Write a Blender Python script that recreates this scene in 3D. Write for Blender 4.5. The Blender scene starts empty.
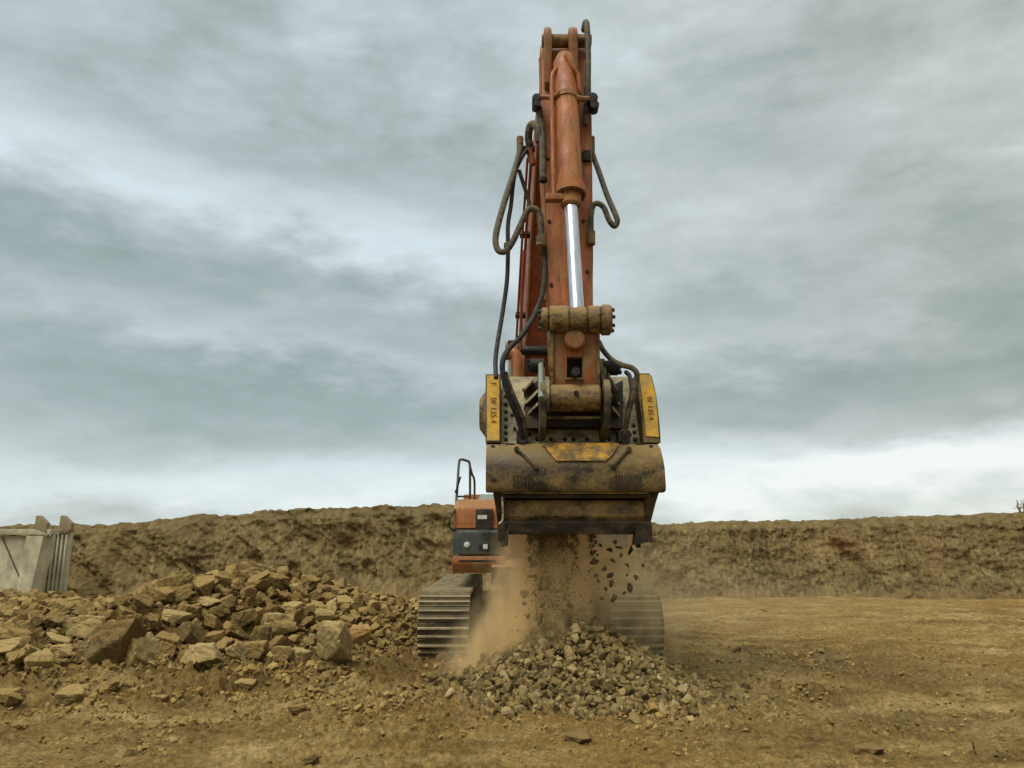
import bpy, bmesh, math, random
import numpy as np
from mathutils import Vector, Matrix, Euler

R = math.radians
sc = bpy.context.scene
COL = sc.collection
rng = random.Random(7)

# ------------------------------------------------------------------ camera
EYE = 1.6
PITCH = R(11.75)
FPX = 760.0
cam_d = bpy.data.cameras.new("camera")
cam_d.sensor_width = 36
cam_d.lens = FPX / 1024 * 36
cam_d.clip_end = 2000
cam = bpy.data.objects.new("camera", cam_d)
COL.objects.link(cam)
cam.location = (0, 0, EYE)
cam.rotation_euler = (R(90) + PITCH, 0, 0)
sc.camera = cam
CP, SP = math.cos(PITCH), math.sin(PITCH)


def at(px, py, Y):
    """point of the place seen at a pixel, at a distance Y ahead"""
    t = (384 - py) / FPX
    dz = Y * (SP + t * CP) / (CP - t * SP)
    d = Y * CP + dz * SP
    return Vector(((px - 512) / FPX * d, Y, EYE + dz))


# ------------------------------------------------------------------ world
SUN_EL, SUN_AZ = R(56), R(-140)      # azimuth clockwise from +Y
world = bpy.data.worlds.new("World")
sc.world = world
world.use_nodes = True
nt = world.node_tree
nt.nodes.clear()


class NB:
    """small node-building helper"""
    def __init__(s, nt):
        s.nt = nt

    def new(s, t, **kw):
        n = s.nt.nodes.new(t)
        for k, v in kw.items():
            setattr(n, k, v)
        return n

    def link(s, a, b):
        s.nt.links.new(a, b)

    def setin(s, sock, v):
        if isinstance(v, bpy.types.NodeSocket):
            s.link(v, sock)
        else:
            sock.default_value = v

    def math(s, op, a, b=0.0, c=0.0, clamp=False):
        n = s.new("ShaderNodeMath", operation=op, use_clamp=clamp)
        s.setin(n.inputs[0], a)
        s.setin(n.inputs[1], b)
        s.setin(n.inputs[2], c)
        return n.outputs[0]

    def noise(s, vec, scale, detail=4, rough=0.5, dist=0.0, out=0):
        n = s.new("ShaderNodeTexNoise")
        if vec is not None:
            s.link(vec, n.inputs["Vector"])
        n.inputs["Scale"].default_value = scale
        n.inputs["Detail"].default_value = detail
        n.inputs["Roughness"].default_value = rough
        n.inputs["Distortion"].default_value = dist
        return n.outputs[out]

    def ramp(s, fac, stops, interp="LINEAR"):
        n = s.new("ShaderNodeValToRGB")
        n.color_ramp.interpolation = interp
        el = n.color_ramp.elements
        while len(el) < len(stops):
            el.new(0.5)
        for e, (p, c) in zip(el, stops):
            e.position = p
            e.color = (*c, 1) if len(c) == 3 else c
        s.link(fac, n.inputs[0])
        return n.outputs[0]

    def mix(s, fac, a, b, blend="MIX"):
        n = s.new("ShaderNodeMix", data_type="RGBA", blend_type=blend)
        s.setin(n.inputs[0], fac)
        for i, v in ((6, a), (7, b)):
            if isinstance(v, tuple) and len(v) == 3:
                v = (*v, 1)
            s.setin(n.inputs[i], v)
        return n.outputs[2]

    def mapping(s, vec, scale=(1, 1, 1), rot=(0, 0, 0), loc=(0, 0, 0)):
        n = s.new("ShaderNodeMapping")
        s.link(vec, n.inputs[0])
        n.inputs["Scale"].default_value = scale
        n.inputs["Rotation"].default_value = rot
        n.inputs["Location"].default_value = loc
        return n.outputs[0]


def azel(px, py):
    d = Vector(((px - 512) / FPX, CP + 0 * SP, SP))
    t = (384 - py) / FPX
    d = Vector(((px - 512) / FPX, CP - t * SP, SP + t * CP)).normalized()
    return math.atan2(d.x, d.y), math.asin(d.z)


b = NB(nt)
tc = b.new("ShaderNodeTexCoord").outputs["Generated"]
sep = b.new("ShaderNodeSeparateXYZ")
b.link(tc, sep.inputs[0])
X_, Y_, Z_ = sep.outputs
AZ = b.math("ARCTAN2", X_, Y_)
EL = b.math("ARCSINE", Z_)
# cloud-deck coordinates: the layer seen in perspective
zc = b.math("ADD", b.math("MAXIMUM", Z_, 0.0), 0.30)
cmb = b.new("ShaderNodeCombineXYZ")
b.link(b.math("DIVIDE", X_, zc), cmb.inputs[0])
b.link(b.math("DIVIDE", Y_, zc), cmb.inputs[1])
deck = b.mapping(cmb.outputs[0], rot=(0, 0, R(-12)))
w1 = b.noise(deck, 0.9, 3, 0.5)
n_big = b.noise(b.mapping(deck, scale=(0.8, 1.5, 1)), 0.85, 6, 0.52, 0.15)
n_mid = b.noise(b.mapping(deck, scale=(0.9, 1.8, 1), loc=(4, 2, 0)), 2.3, 7, 0.55, 0.1)
cmb2 = b.new("ShaderNodeCombineXYZ")
b.link(AZ, cmb2.inputs[0])
b.link(b.math("MULTIPLY", EL, 1.7), cmb2.inputs[1])
n_puff = b.noise(b.mapping(cmb2.outputs[0], rot=(0, 0, R(-14)), scale=(1, 1.35, 1)), 5.5, 8, 0.56, 0.0)
# warp for the big cloud masses
AZw = b.math("ADD", AZ, b.math("ADD", b.math("MULTIPLY", b.math("SUBTRACT", n_big, 0.5), 0.25), b.math("MULTIPLY", b.math("SUBTRACT", n_puff, 0.5), 0.16)))
ELw = b.math("ADD", EL, b.math("MULTIPLY", b.math("SUBTRACT", n_puff, 0.5), 0.14))
# (px, py, half width px, half height px, tilt deg, strength)
BLOBS = [
    (200, 130, 260, 48, -8, -0.55), (430, 170, 190, 45, -12, -0.50), (60, 60, 200, 40, 0, 0.15),
    (40, 155, 120, 26, -12, 0.50), (230, 195, 240, 28, -9, 0.75), (460, 240, 140, 50, -15, 0.55),
    (60, 262, 190, 34, -10, -0.95), (330, 285, 190, 34, -18, -0.45), (210, 325, 230, 20, -9, 0.70), (60, 380, 220, 34, 3, -0.40),
    (300, 395, 230, 44, -6, -0.70), (240, 445, 280, 16, 0, -0.35), (300, 492, 420, 30, 0, 0.85), (90, 470, 180, 26, 0, 0.10),
    (780, 100, 180, 70, -10, -0.30), (960, 250, 170, 60, 10, -0.42), (700, 230, 80, 60, 0, 0.30), (830, 320, 300, 26, 2, -0.25),
    (940, 375, 150, 34, 5, -0.75), (730, 400, 130, 26, 0, -0.40), (860, 470, 260, 32, 3, 1.15), (1000, 440, 130, 24, 8, 0.5),
    (700, 345, 120, 20, -4, 0.35), (900, 300, 110, 18, 6, 0.35), (880, 180, 90, 26, 12, -0.3), (1000, 130, 90, 30, 0, .3), (600, 470, 300, 30, 0, .5),
    (980, 418, 160, 14, 8, -0.7), (560, 60, 140, 30, 0, .25), (330, 60, 160, 24, -6, -.3), (140, 100, 120, 14, -8, .35),
    (900, 30, 250, 50, 0, -0.15), (660, 20, 120, 60, 0, 0.1),
]
acc = None
PXR = 1 / FPX
for (px, py, sx, sy, tl, st) in BLOBS:
    a0, e0 = azel(px, py)
    ca, sa = math.cos(R(-tl)), math.sin(R(-tl))
    da = b.math("SUBTRACT", AZw, a0)
    de = b.math("SUBTRACT", ELw, e0)
    # rotate: tilt negative = descending to the right in the picture
    ua = b.math("ADD", b.math("MULTIPLY", da, ca / (sx * PXR)), b.math("MULTIPLY", de, -sa / (sx * PXR)))
    ub = b.math("ADD", b.math("MULTIPLY", da, sa / (sy * PXR)), b.math("MULTIPLY", de, ca / (sy * PXR)))
    q = b.math("ADD", b.math("MULTIPLY", ua, ua), b.math("MULTIPLY", ub, ub))
    g = b.math("MULTIPLY", b.math("EXPONENT", b.math("MULTIPLY", q, -0.9)), st)
    acc = g if acc is None else b.math("ADD", acc, g)
val = b.math("ADD", b.math("MULTIPLY", acc, 0.34), 0.50)
val = b.math("ADD", val, b.math("MULTIPLY", b.math("SUBTRACT", n_big, 0.5), 0.42))
val = b.math("ADD", val, b.math("MULTIPLY", b.math("SUBTRACT", n_mid, 0.5), 0.20))
n_fine = b.noise(b.mapping(cmb2.outputs[0], rot=(0, 0, R(-14)), scale=(1, 1.8, 1), loc=(3, 1, 0)), 15, 8, 0.62, 0.2)
val = b.math("ADD", val, b.math("MULTIPLY", b.math("SUBTRACT", n_fine, 0.5), 0.20))
val = b.math("ADD", val, b.math("MULTIPLY", b.math("SUBTRACT", n_puff, 0.5), 0.66), clamp=True)
cloud = b.ramp(val, [(0.0, (0.210, 0.270, 0.268)), (0.30, (0.305, 0.368, 0.370)), (0.52, (0.43, 0.492, 0.508)),
                     (0.75, (0.56, 0.645, 0.685)), (1.0, (0.70, 0.78, 0.82))])
# the low sky near the horizon is a touch warmer
warm = b.math("MULTIPLY", b.math("SUBTRACT", 0.14, EL, clamp=True), 4.5, clamp=True)
cloud = b.mix(warm, cloud, b.mix(1.0, cloud, (1.06, 1.01, 0.88), "MULTIPLY"))
# right side of the deck is less blue than the left
ws = b.math("MULTIPLY", b.math("ADD", AZ, 0.1), 1.1, clamp=True)
cloud = b.mix(ws, cloud, b.mix(1.0, cloud, (1.07, 1.0, 0.93), "MULTIPLY"))
zen = b.math("ADD", b.math("MULTIPLY", b.math("MULTIPLY", b.math("SUBTRACT", EL, 0.72, clamp=True), 3.0, clamp=True), 1.3), 1.0)
bg2 = b.new("ShaderNodeBackground")
b.link(cloud, bg2.inputs[0])
b.link(zen, bg2.inputs[1])
sky = b.new("ShaderNodeTexSky", sky_type="NISHITA")
sky.sun_disc = False
sky.sun_elevation = SUN_EL
sky.sun_rotation = SUN_AZ
bg1 = b.new("ShaderNodeBackground")
b.link(sky.outputs[0], bg1.inputs[0])
bg1.inputs[1].default_value = 0.08
ms = b.new("ShaderNodeMixShader")
ms.inputs[0].default_value = 0.95
b.link(bg1.outputs[0], ms.inputs[1])
b.link(bg2.outputs[0], ms.inputs[2])
wo = b.new("ShaderNodeOutputWorld")
b.link(ms.outputs[0], wo.inputs[0])

# ------------------------------------------------------------------ sun
sd = bpy.data.lights.new("sun", "SUN")
sd.energy = 2.4
sd.angle = R(38)
sd.color = (1.0, 0.93, 0.80)
so = bpy.data.objects.new("sun", sd)
COL.objects.link(so)
so.location = (10, -10, 20)
_d = Vector((math.sin(SUN_AZ) * math.cos(SUN_EL), math.cos(SUN_AZ) * math.cos(SUN_EL), math.sin(SUN_EL)))
so.rotation_euler = _d.to_track_quat("Z", "Y").to_euler()

sc.view_settings.view_transform = "Standard"
sc.view_settings.look = "None"
sc.view_settings.exposure = 0.30
sc.view_settings.gamma = 1.0
sc.view_settings.use_curve_mapping = False
sc.render.engine = "CYCLES"
cy = sc.cycles
cy.use_denoising = True
cy.max_bounces = 6
cy.diffuse_bounces = 2
cy.glossy_bounces = 2
cy.volume_bounces = 4
cy.transmission_bounces = 2
cy.volume_step_rate = 2.0
cy.volume_max_steps = 96


# ================================================================== materials
def material(name, fn, rough=0.85, metallic=0.0, spec=0.3):
    m = bpy.data.materials.new(name)
    m.use_nodes = True
    t = m.node_tree
    bs = t.nodes["Principled BSDF"]
    bs.inputs["Roughness"].default_value = rough
    bs.inputs["Metallic"].default_value = metallic
    bs.inputs["Specular IOR Level"].default_value = spec
    h = NB(t)
    pos = h.new("ShaderNodeNewGeometry")
    fn(h, bs, pos.outputs["Position"], pos)
    return m


def bump(h, bs, height, strength=0.4, dist=0.02):
    n = h.new("ShaderNodeBump")
    n.inputs["Strength"].default_value = strength
    n.inputs["Distance"].default_value = dist
    h.link(height, n.inputs["Height"])
    h.link(n.outputs[0], bs.inputs["Normal"])


def up_mask(h, geo, lo=0.2, hi=0.9):
    s = h.new("ShaderNodeSeparateXYZ")
    h.link(geo.outputs["Normal"], s.inputs[0])
    mr = h.new("ShaderNodeMapRange")
    mr.inputs[1].default_value = lo
    mr.inputs[2].default_value = hi
    h.link(s.outputs[2], mr.inputs[0])
    return mr.outputs[0]


MUD = (0.27, 0.185, 0.085)


def worn_paint(col, dark, mud_amt=0.5, scale=3.0):
    def fn(h, bs, pos, geo):
        n1 = h.noise(pos, scale, 6, 0.6)
        n2 = h.noise(h.mapping(pos, scale=(6, 6, 0.9)), 2.2, 6, 0.65)
        n3 = h.noise(pos, 38, 4, 0.7)
        c = h.mix(h.ramp(n2, [(0.40, (0, 0, 0)), (0.62, (1, 1, 1))]), col, dark)
        c = h.mix(h.math("MULTIPLY", h.ramp(n1, [(0.48, (0, 0, 0)), (0.66, (1, 1, 1))]), mud_amt), c, MUD)
        n5 = h.noise(h.mapping(pos, scale=(9, 9, 1.2)), 3.5, 8, 0.75)
        c = h.mix(1.0, c, h.ramp(n5, [(0.30, (0.45,) * 3), (0.5, (0.95,) * 3), (0.70, (1.2,) * 3)]), "MULTIPLY")
        c = h.mix(h.ramp(n3, [(0.60, (0, 0, 0)), (0.68, (0.8, 0.8, 0.8))]), c, (0.05, 0.028, 0.015))
        c = h.mix(h.math("MULTIPLY", up_mask(h, geo), 0.55), c, MUD)
        h.link(c, bs.inputs["Base Color"])
        h.link(h.ramp(n1, [(0.4, (0.45,) * 3), (0.65, (0.9,) * 3)]), bs.inputs["Roughness"])
        bump(h, bs, h.math("ADD", n1, h.math("MULTIPLY", n3, 0.25)), 0.35, 0.012)
    return fn


def mud_steel(dark=(0.022, 0.017, 0.012), mud=(0.19, 0.125, 0.055), lo=0.42, hi=0.62, scale=2.6, up=0.5, metallic=0.0):
    def fn(h, bs, pos, geo):
        n1 = h.noise(h.mapping(pos, scale=(1, 1, 1.7)), scale, 8, 0.62, 0.4)
        n2 = h.noise(pos, 30, 5, 0.7)
        f = h.math("ADD", n1, h.math("MULTIPLY", h.math("SUBTRACT", n2, 0.5), 0.35))
        c = h.mix(h.ramp(f, [(lo, (0, 0, 0)), (hi, (1, 1, 1))]), dark, mud)
        c = h.mix(h.math("MULTIPLY", up_mask(h, geo, 0.1, 0.8), up), c, (mud[0] * 1.25, mud[1] * 1.25, mud[2] * 1.2))
        h.link(c, bs.inputs["Base Color"])
        h.link(h.ramp(f, [(0.4, (0.42,) * 3), (0.6, (0.92,) * 3)]), bs.inputs["Roughness"])
        bump(h, bs, f, 0.6, 0.02)
    return fn


M = {}
M["orange"] = material("worn orange paint", worn_paint((0.36, 0.106, 0.025), (0.21, 0.062, 0.017), 0.55), spec=0.35)
M["orange_body"] = material("orange body paint", worn_paint((0.42, 0.145, 0.042), (0.33, 0.11, 0.032), 0.5), spec=0.35)
M["boom"] = material("orange paint with painted shade", worn_paint((0.27, 0.060, 0.022), (0.19, 0.042, 0.018), 0.18), spec=0.35)  # same orange as the arm, its shade painted in as darker red
M["mudorange"] = material("mud caked orange paint", worn_paint((0.27, 0.085, 0.024), (0.20, 0.095, 0.034), 0.8, 5.0))
M["mudboss"] = material("mud caked pin boss", mud_steel((0.045, 0.028, 0.013), (0.225, 0.145, 0.056), 0.38, 0.60, 8.0))
M["bucket"] = material("muddy bucket steel", mud_steel((0.022, 0.017, 0.009), (0.225, 0.150, 0.056), 0.43, 0.68, 2.4, 0.6))
M["bucket_dark"] = material("dark muddy steel", mud_steel((0.014, 0.011, 0.008), (0.09, 0.058, 0.028), 0.46, 0.68, 3.0, 0.25))
M["roll"] = material("dusty chute steel", mud_steel((0.045, 0.030, 0.014), (0.30, 0.205, 0.085), 0.38, 0.60, 3.0, 0.3))
M["plate"] = material("grey dusty plate", mud_steel((0.10, 0.082, 0.045), (0.42, 0.36, 0.22), 0.38, 0.56, 4.5, 0.2))
M["dark"] = material("dark steel", mud_steel((0.012, 0.012, 0.011), (0.06, 0.045, 0.028), 0.5, 0.72, 6, 0.4))
M["track"] = material("dusty track steel", mud_steel((0.14, 0.115, 0.068), (0.31, 0.25, 0.145), 0.36, 0.6, 6, 0.45))
M["trackdark"] = material("dark undercarriage", mud_steel((0.028, 0.024, 0.017), (0.17, 0.13, 0.068), 0.42, 0.66, 3, 0.5))
M["hose"] = material("dusty rubber hose", mud_steel((0.035, 0.033, 0.025), (0.14, 0.11, 0.065), 0.44, 0.62, 8, 0.5))
M["hose_dark"] = material("black rubber hose", mud_steel((0.012, 0.013, 0.012), (0.07, 0.06, 0.04), 0.5, 0.7, 8, 0.3))


def f_chrome(h, bs, pos, geo):
    n = h.noise(h.mapping(pos, scale=(8, 8, 0.6)), 3, 4, 0.6)
    h.link(h.ramp(n, [(0.35, (0.42, 0.45, 0.50)), (0.7, (0.70, 0.73, 0.78))]), bs.inputs["Base Color"])


M["chrome"] = material("chrome rod", f_chrome, 0.28, 0.85, 0.5)


def f_label(h, bs, pos, geo):
    n = h.noise(pos, 14, 6, 0.7)
    n2 = h.noise(pos, 5, 4, 0.6)
    c = h.mix(h.ramp(n, [(0.42, (0, 0, 0)), (0.68, (1, 1, 1))]), (0.56, 0.32, 0.025), (0.30, 0.18, 0.035))
    c = h.mix(h.ramp(n2, [(0.46, (0, 0, 0)), (0.70, (0.75, 0.75, 0.75))]), c, MUD)
    h.link(c, bs.inputs["Base Color"])


M["label"] = material("yellow sticker", f_label, 0.55)


def f_logo(h, bs, pos, geo):
    n = h.noise(h.mapping(pos, scale=(1.3, 1, 1.8)), 4.5, 9, 0.72, 0.2)
    c = h.ramp(n, [(0.42, (0.110, 0.075, 0.030)), (0.50, (0.24, 0.14, 0.036)), (0.60, (0.52, 0.26, 0.024))])
    h.link(c, bs.inputs["Base Color"])
    bump(h, bs, n, 0.3, 0.01)


M["logo"] = material("worn yellow emblem", f_logo, 0.7)


def flat(col):
    def fn(h, bs, pos, geo):
        n = h.noise(pos, 9, 5, 0.6)
        h.link(h.mix(h.ramp(n, [(0.4, (0, 0, 0)), (0.75, (1, 1, 1))]), (*col, 1), (col[0] * .55 + .06, col[1] * .55 + .045, col[2] * .55 + .022, 1)), bs.inputs["Base Color"])
    return fn


M["glass"] = material("dusty dark glass", flat((0.022, 0.030, 0.024)), 0.18, 0, 0.6)
M["black"] = material("black plastic", flat((0.012, 0.012, 0.012)), 0.6)
M["white"] = material("white plastic", flat((0.6, 0.6, 0.56)), 0.5)
M["grey"] = material("grey painted metal", flat((0.20, 0.24, 0.20)), 0.6)
M["rail"] = material("rail paint", flat((0.085, 0.085, 0.07)), 0.55)
M["text"] = material("dark lettering", flat((0.16, 0.06, 0.012)), 0.7)


def rock_mat(name, tones, dust, bstr=0.5):
    def fn(h, bs, pos, geo):
        oi = h.new("ShaderNodeObjectInfo")
        tcn = h.new("ShaderNodeTexCoord")
        isl = geo.outputs["Random Per Island"]
        r = h.math("FRACT", h.math("ADD", oi.outputs["Random"], isl))
        c = h.ramp(r, tones)
        n1 = h.noise(pos, 5, 6, 0.65)
        n2 = h.noise(pos, 34, 5, 0.7)
        c = h.mix(h.ramp(n1, [(0.38, (0.0,) * 3), (0.62, (0.75,) * 3)]), c, dust)
        c = h.mix(0.55, c, h.mix(1.0, c, h.ramp(n2, [(0.3, (0.45,) * 3), (0.7, (1.35,) * 3)]), "MULTIPLY"))
        c = h.mix(h.math("MULTIPLY", up_mask(h, geo, 0.35, 0.95), 0.55), c, dust)
        h.link(c, bs.inputs["Base Color"])
        bump(h, bs, h.math("ADD", n1, h.math("MULTIPLY", n2, 0.6)), bstr, 0.03)
    return material(name, fn, 0.95, 0, 0.15)


M["rock"] = rock_mat("tan quarry rock", [(0.0, (0.050, 0.031, 0.012)), (0.45, (0.130, 0.084, 0.030)), (0.8, (0.235, 0.160, 0.060)), (1.0, (0.42, 0.315, 0.145))], (0.27, 0.180, 0.062))
M["rock_dark"] = rock_mat("dark brown rock", [(0.0, (0.090, 0.060, 0.024)), (1.0, (0.14, 0.093, 0.036))], (0.19, 0.128, 0.048))
M["rock_pale"] = rock_mat("pale rock", [(0.0, (0.29, 0.215, 0.095)), (1.0, (0.36, 0.27, 0.125))], (0.32, 0.225, 0.090))
M["rock_rust"] = rock_mat("orange tan rock", [(0.0, (0.29, 0.16, 0.055)), (1.0, (0.34, 0.20, 0.07))], (0.32, 0.20, 0.078))
M["rock_yellow"] = rock_mat("yellowish tan rock", [(0.0, (0.28, 0.20, 0.08)), (1.0, (0.33, 0.24, 0.10))], (0.32, 0.23, 0.093))
M["gravel"] = rock_mat("crushed grey stone", [(0.0, (0.030, 0.024, 0.012)), (0.4, (0.090, 0.068, 0.030)), (0.75, (0.215, 0.158, 0.068)), (1.0, (0.50, 0.39, 0.20))], (0.21, 0.145, 0.052), 0.35)
M["clod"] = rock_mat("earth clods", [(0.0, (0.075, 0.045, 0.016)), (0.5, (0.20, 0.128, 0.042)), (1.0, (0.40, 0.285, 0.11))], (0.28, 0.188, 0.062), 0.5)
M["falling"] = rock_mat("fresh broken stone", [(0.0, (0.030, 0.024, 0.014)), (0.6, (0.09, 0.068, 0.036)), (1.0, (0.17, 0.13, 0.07))], (0.13, 0.092, 0.044))


def f_ground(h, bs, pos, geo):
    n0 = h.noise(pos, 0.22, 4, 0.6)
    n1 = h.noise(h.mapping(pos, scale=(0.7, 1.4, 1)), 1.1, 8, 0.65, 0.4)
    n2 = h.noise(pos, 9, 7, 0.7)
    n3 = h.noise(pos, 55, 5, 0.7)
    n4 = h.noise(pos, 22, 6, 0.78)
    c = h.ramp(n1, [(0.30, (0.130, 0.082, 0.027)), (0.48, (0.290, 0.192, 0.065)), (0.66, (0.48, 0.345, 0.142))])
    c = h.mix(h.ramp(n0, [(0.45, (0, 0, 0)), (0.62, (0.6, 0.6, 0.6))]), c, (0.32, 0.19, 0.055))
    c = h.mix(1.0, c, h.ramp(n2, [(0.30, (0.55,) * 3), (0.55, (1.0,) * 3), (0.75, (1.25,) * 3)]), "MULTIPLY")
    c = h.mix(h.ramp(n3, [(0.60, (0, 0, 0)), (0.70, (0.7, 0.7, 0.7))]), c, (0.09, 0.062, 0.032))
    c = h.mix(1.0, c, h.ramp(n4, [(0.30, (0.42,) * 3), (0.50, (0.95,) * 3), (0.68, (1.4,) * 3)]), "MULTIPLY")
    # patches of dark crushed fines left on the floor of the pit
    sp = h.new("ShaderNodeSeparateXYZ")
    h.link(pos, sp.inputs[0])
    for (cx, cy, rx, ry, st) in ((3.9, 10.8, 1.8, 1.2, 0.75), (1.9, 8.3, 1.4, 0.7, 0.5), (3.6, 7.4, 1.0, .35, 0.45), (6.5, 9.5, 2.4, .6, 0.35)):
        a = h.math("DIVIDE", h.math("SUBTRACT", sp.outputs[0], cx), rx)
        d = h.math("DIVIDE", h.math("SUBTRACT", sp.outputs[1], cy), ry)
        q = h.math("EXPONENT", h.math("MULTIPLY", h.math("ADD", h.math("MULTIPLY", a, a), h.math("MULTIPLY", d, d)), -1.0))
        q = h.math("MULTIPLY", q, h.ramp(n2, [(0.36, (0, 0, 0)), (0.60, (st, st, st))]))
        c = h.mix(q, c, (0.10, 0.082, 0.052))
    # dug-up brown soil at the heap's foot; inside the heap, also painted gap shade
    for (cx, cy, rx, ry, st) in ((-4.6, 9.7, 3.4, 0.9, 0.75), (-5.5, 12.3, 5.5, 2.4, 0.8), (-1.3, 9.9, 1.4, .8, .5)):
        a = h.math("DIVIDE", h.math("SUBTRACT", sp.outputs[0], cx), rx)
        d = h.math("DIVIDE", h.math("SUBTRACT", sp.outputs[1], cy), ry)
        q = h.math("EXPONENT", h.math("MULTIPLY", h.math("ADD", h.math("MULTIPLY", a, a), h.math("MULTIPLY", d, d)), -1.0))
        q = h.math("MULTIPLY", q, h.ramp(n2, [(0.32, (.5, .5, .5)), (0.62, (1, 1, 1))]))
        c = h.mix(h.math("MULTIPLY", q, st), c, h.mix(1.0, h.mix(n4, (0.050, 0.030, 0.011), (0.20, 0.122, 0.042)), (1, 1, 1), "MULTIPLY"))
    h.link(c, bs.inputs["Base Color"])
    bump(h, bs, h.math("ADD", h.math("MULTIPLY", n2, 1.0), h.math("MULTIPLY", n4, 0.6)), 1.0, 0.07)


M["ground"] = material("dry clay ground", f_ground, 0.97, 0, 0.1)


def f_bank(h, bs, pos, geo):
    n1 = h.noise(pos, 0.5, 6, 0.6)
    n2 = h.noise(h.mapping(pos, scale=(3.6, 1.0, 1.5), rot=(0, R(7), 0)), 1.7, 10, 0.72, 0.9)
    n3 = h.noise(pos, 9, 8, 0.72)
    c = h.ramp(n2, [(0.34, (0.070, 0.048, 0.020)), (0.50, (0.168, 0.121, 0.051)), (0.66, (0.31, 0.235, 0.108))])
    n6 = h.noise(h.mapping(pos, scale=(1, 1, .8), loc=(7, 3, 1)), 1.1, 7, 0.65, 0.5)
    c = h.mix(1.0, c, h.ramp(n6, [(0.36, (0.50, 0.50, 0.52)), (0.52, (0.95,) * 3), (0.66, (1.12,) * 3)]), "MULTIPLY")
    c = h.mix(h.ramp(n1, [(0.45, (0, 0, 0)), (0.65, (0.6, 0.6, 0.6))]), c, (0.19, 0.125, 0.055))
    c = h.mix(1.0, c, h.ramp(n3, [(0.30, (0.65,) * 3), (0.6, (1.06,) * 3)]), "MULTIPLY")
    sp = h.new("ShaderNodeSeparateXYZ")
    h.link(pos, sp.inputs[0])
    # dark topsoil band under the rim
    zz = h.math("ADD", sp.outputs[2], h.math("MULTIPLY", n1, 0.8))
    c = h.mix(h.ramp(h.math("MULTIPLY", zz, 0.25), [(0.58, (0, 0, 0)), (0.72, (0.6, 0.6, 0.6))]), c, h.mix(n3, (0.070, 0.050, 0.022), (0.20, 0.150, 0.070)))
    c = h.mix(h.math("MULTIPLY", up_mask(h, geo, 0.3, 1.0), 0.55), c, h.mix(n3, (0.075, 0.053, 0.022), (0.20, 0.145, 0.062)))
    # rusty patch over the washed-out scar
    a = h.math("DIVIDE", h.math("SUBTRACT", sp.outputs[0], 10.2), 0.7)
    d = h.math("DIVIDE", h.math("SUBTRACT", sp.outputs[2], 1.45), 0.35)
    q = h.math("EXPONENT", h.math("MULTIPLY", h.math("ADD", h.math("MULTIPLY", a, a), h.math("MULTIPLY", d, d)), -1.0))
    c = h.mix(h.math("MULTIPLY", q, 0.5), c, (0.30, 0.18, 0.08))
    h.link(c, bs.inputs["Base Color"])
    bump(h, bs, h.math("ADD", n2, h.math("MULTIPLY", n3, 0.5)), 0.6, 0.04)


M["bank"] = material("cut earth bank", f_bank, 0.97, 0, 0.1)


def f_conc(h, bs, pos, geo):
    n = h.noise(h.mapping(pos, scale=(1, 1, 0.6)), 3.5, 7, 0.7)
    n2 = h.noise(pos, 0.9, 4, 0.6)
    c = h.ramp(n, [(0.35, (0.30, 0.275, 0.18)), (0.6, (0.52, 0.48, 0.35))])
    c = h.mix(h.ramp(n2, [(0.5, (0, 0, 0)), (0.75, (0.6, 0.6, 0.6))]), c, (0.20, 0.16, 0.09))
    h.link(c, bs.inputs["Base Color"])
    bump(h, bs, n, 0.4, 0.03)


M["concrete"] = material("stained pale concrete", f_conc, 0.9)
M["rust"] = material("rusty beam", flat((0.20, 0.105, 0.06)), 0.8)
M["wood"] = material("weathered post", flat((0.24, 0.20, 0.12)), 0.9)


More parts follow.
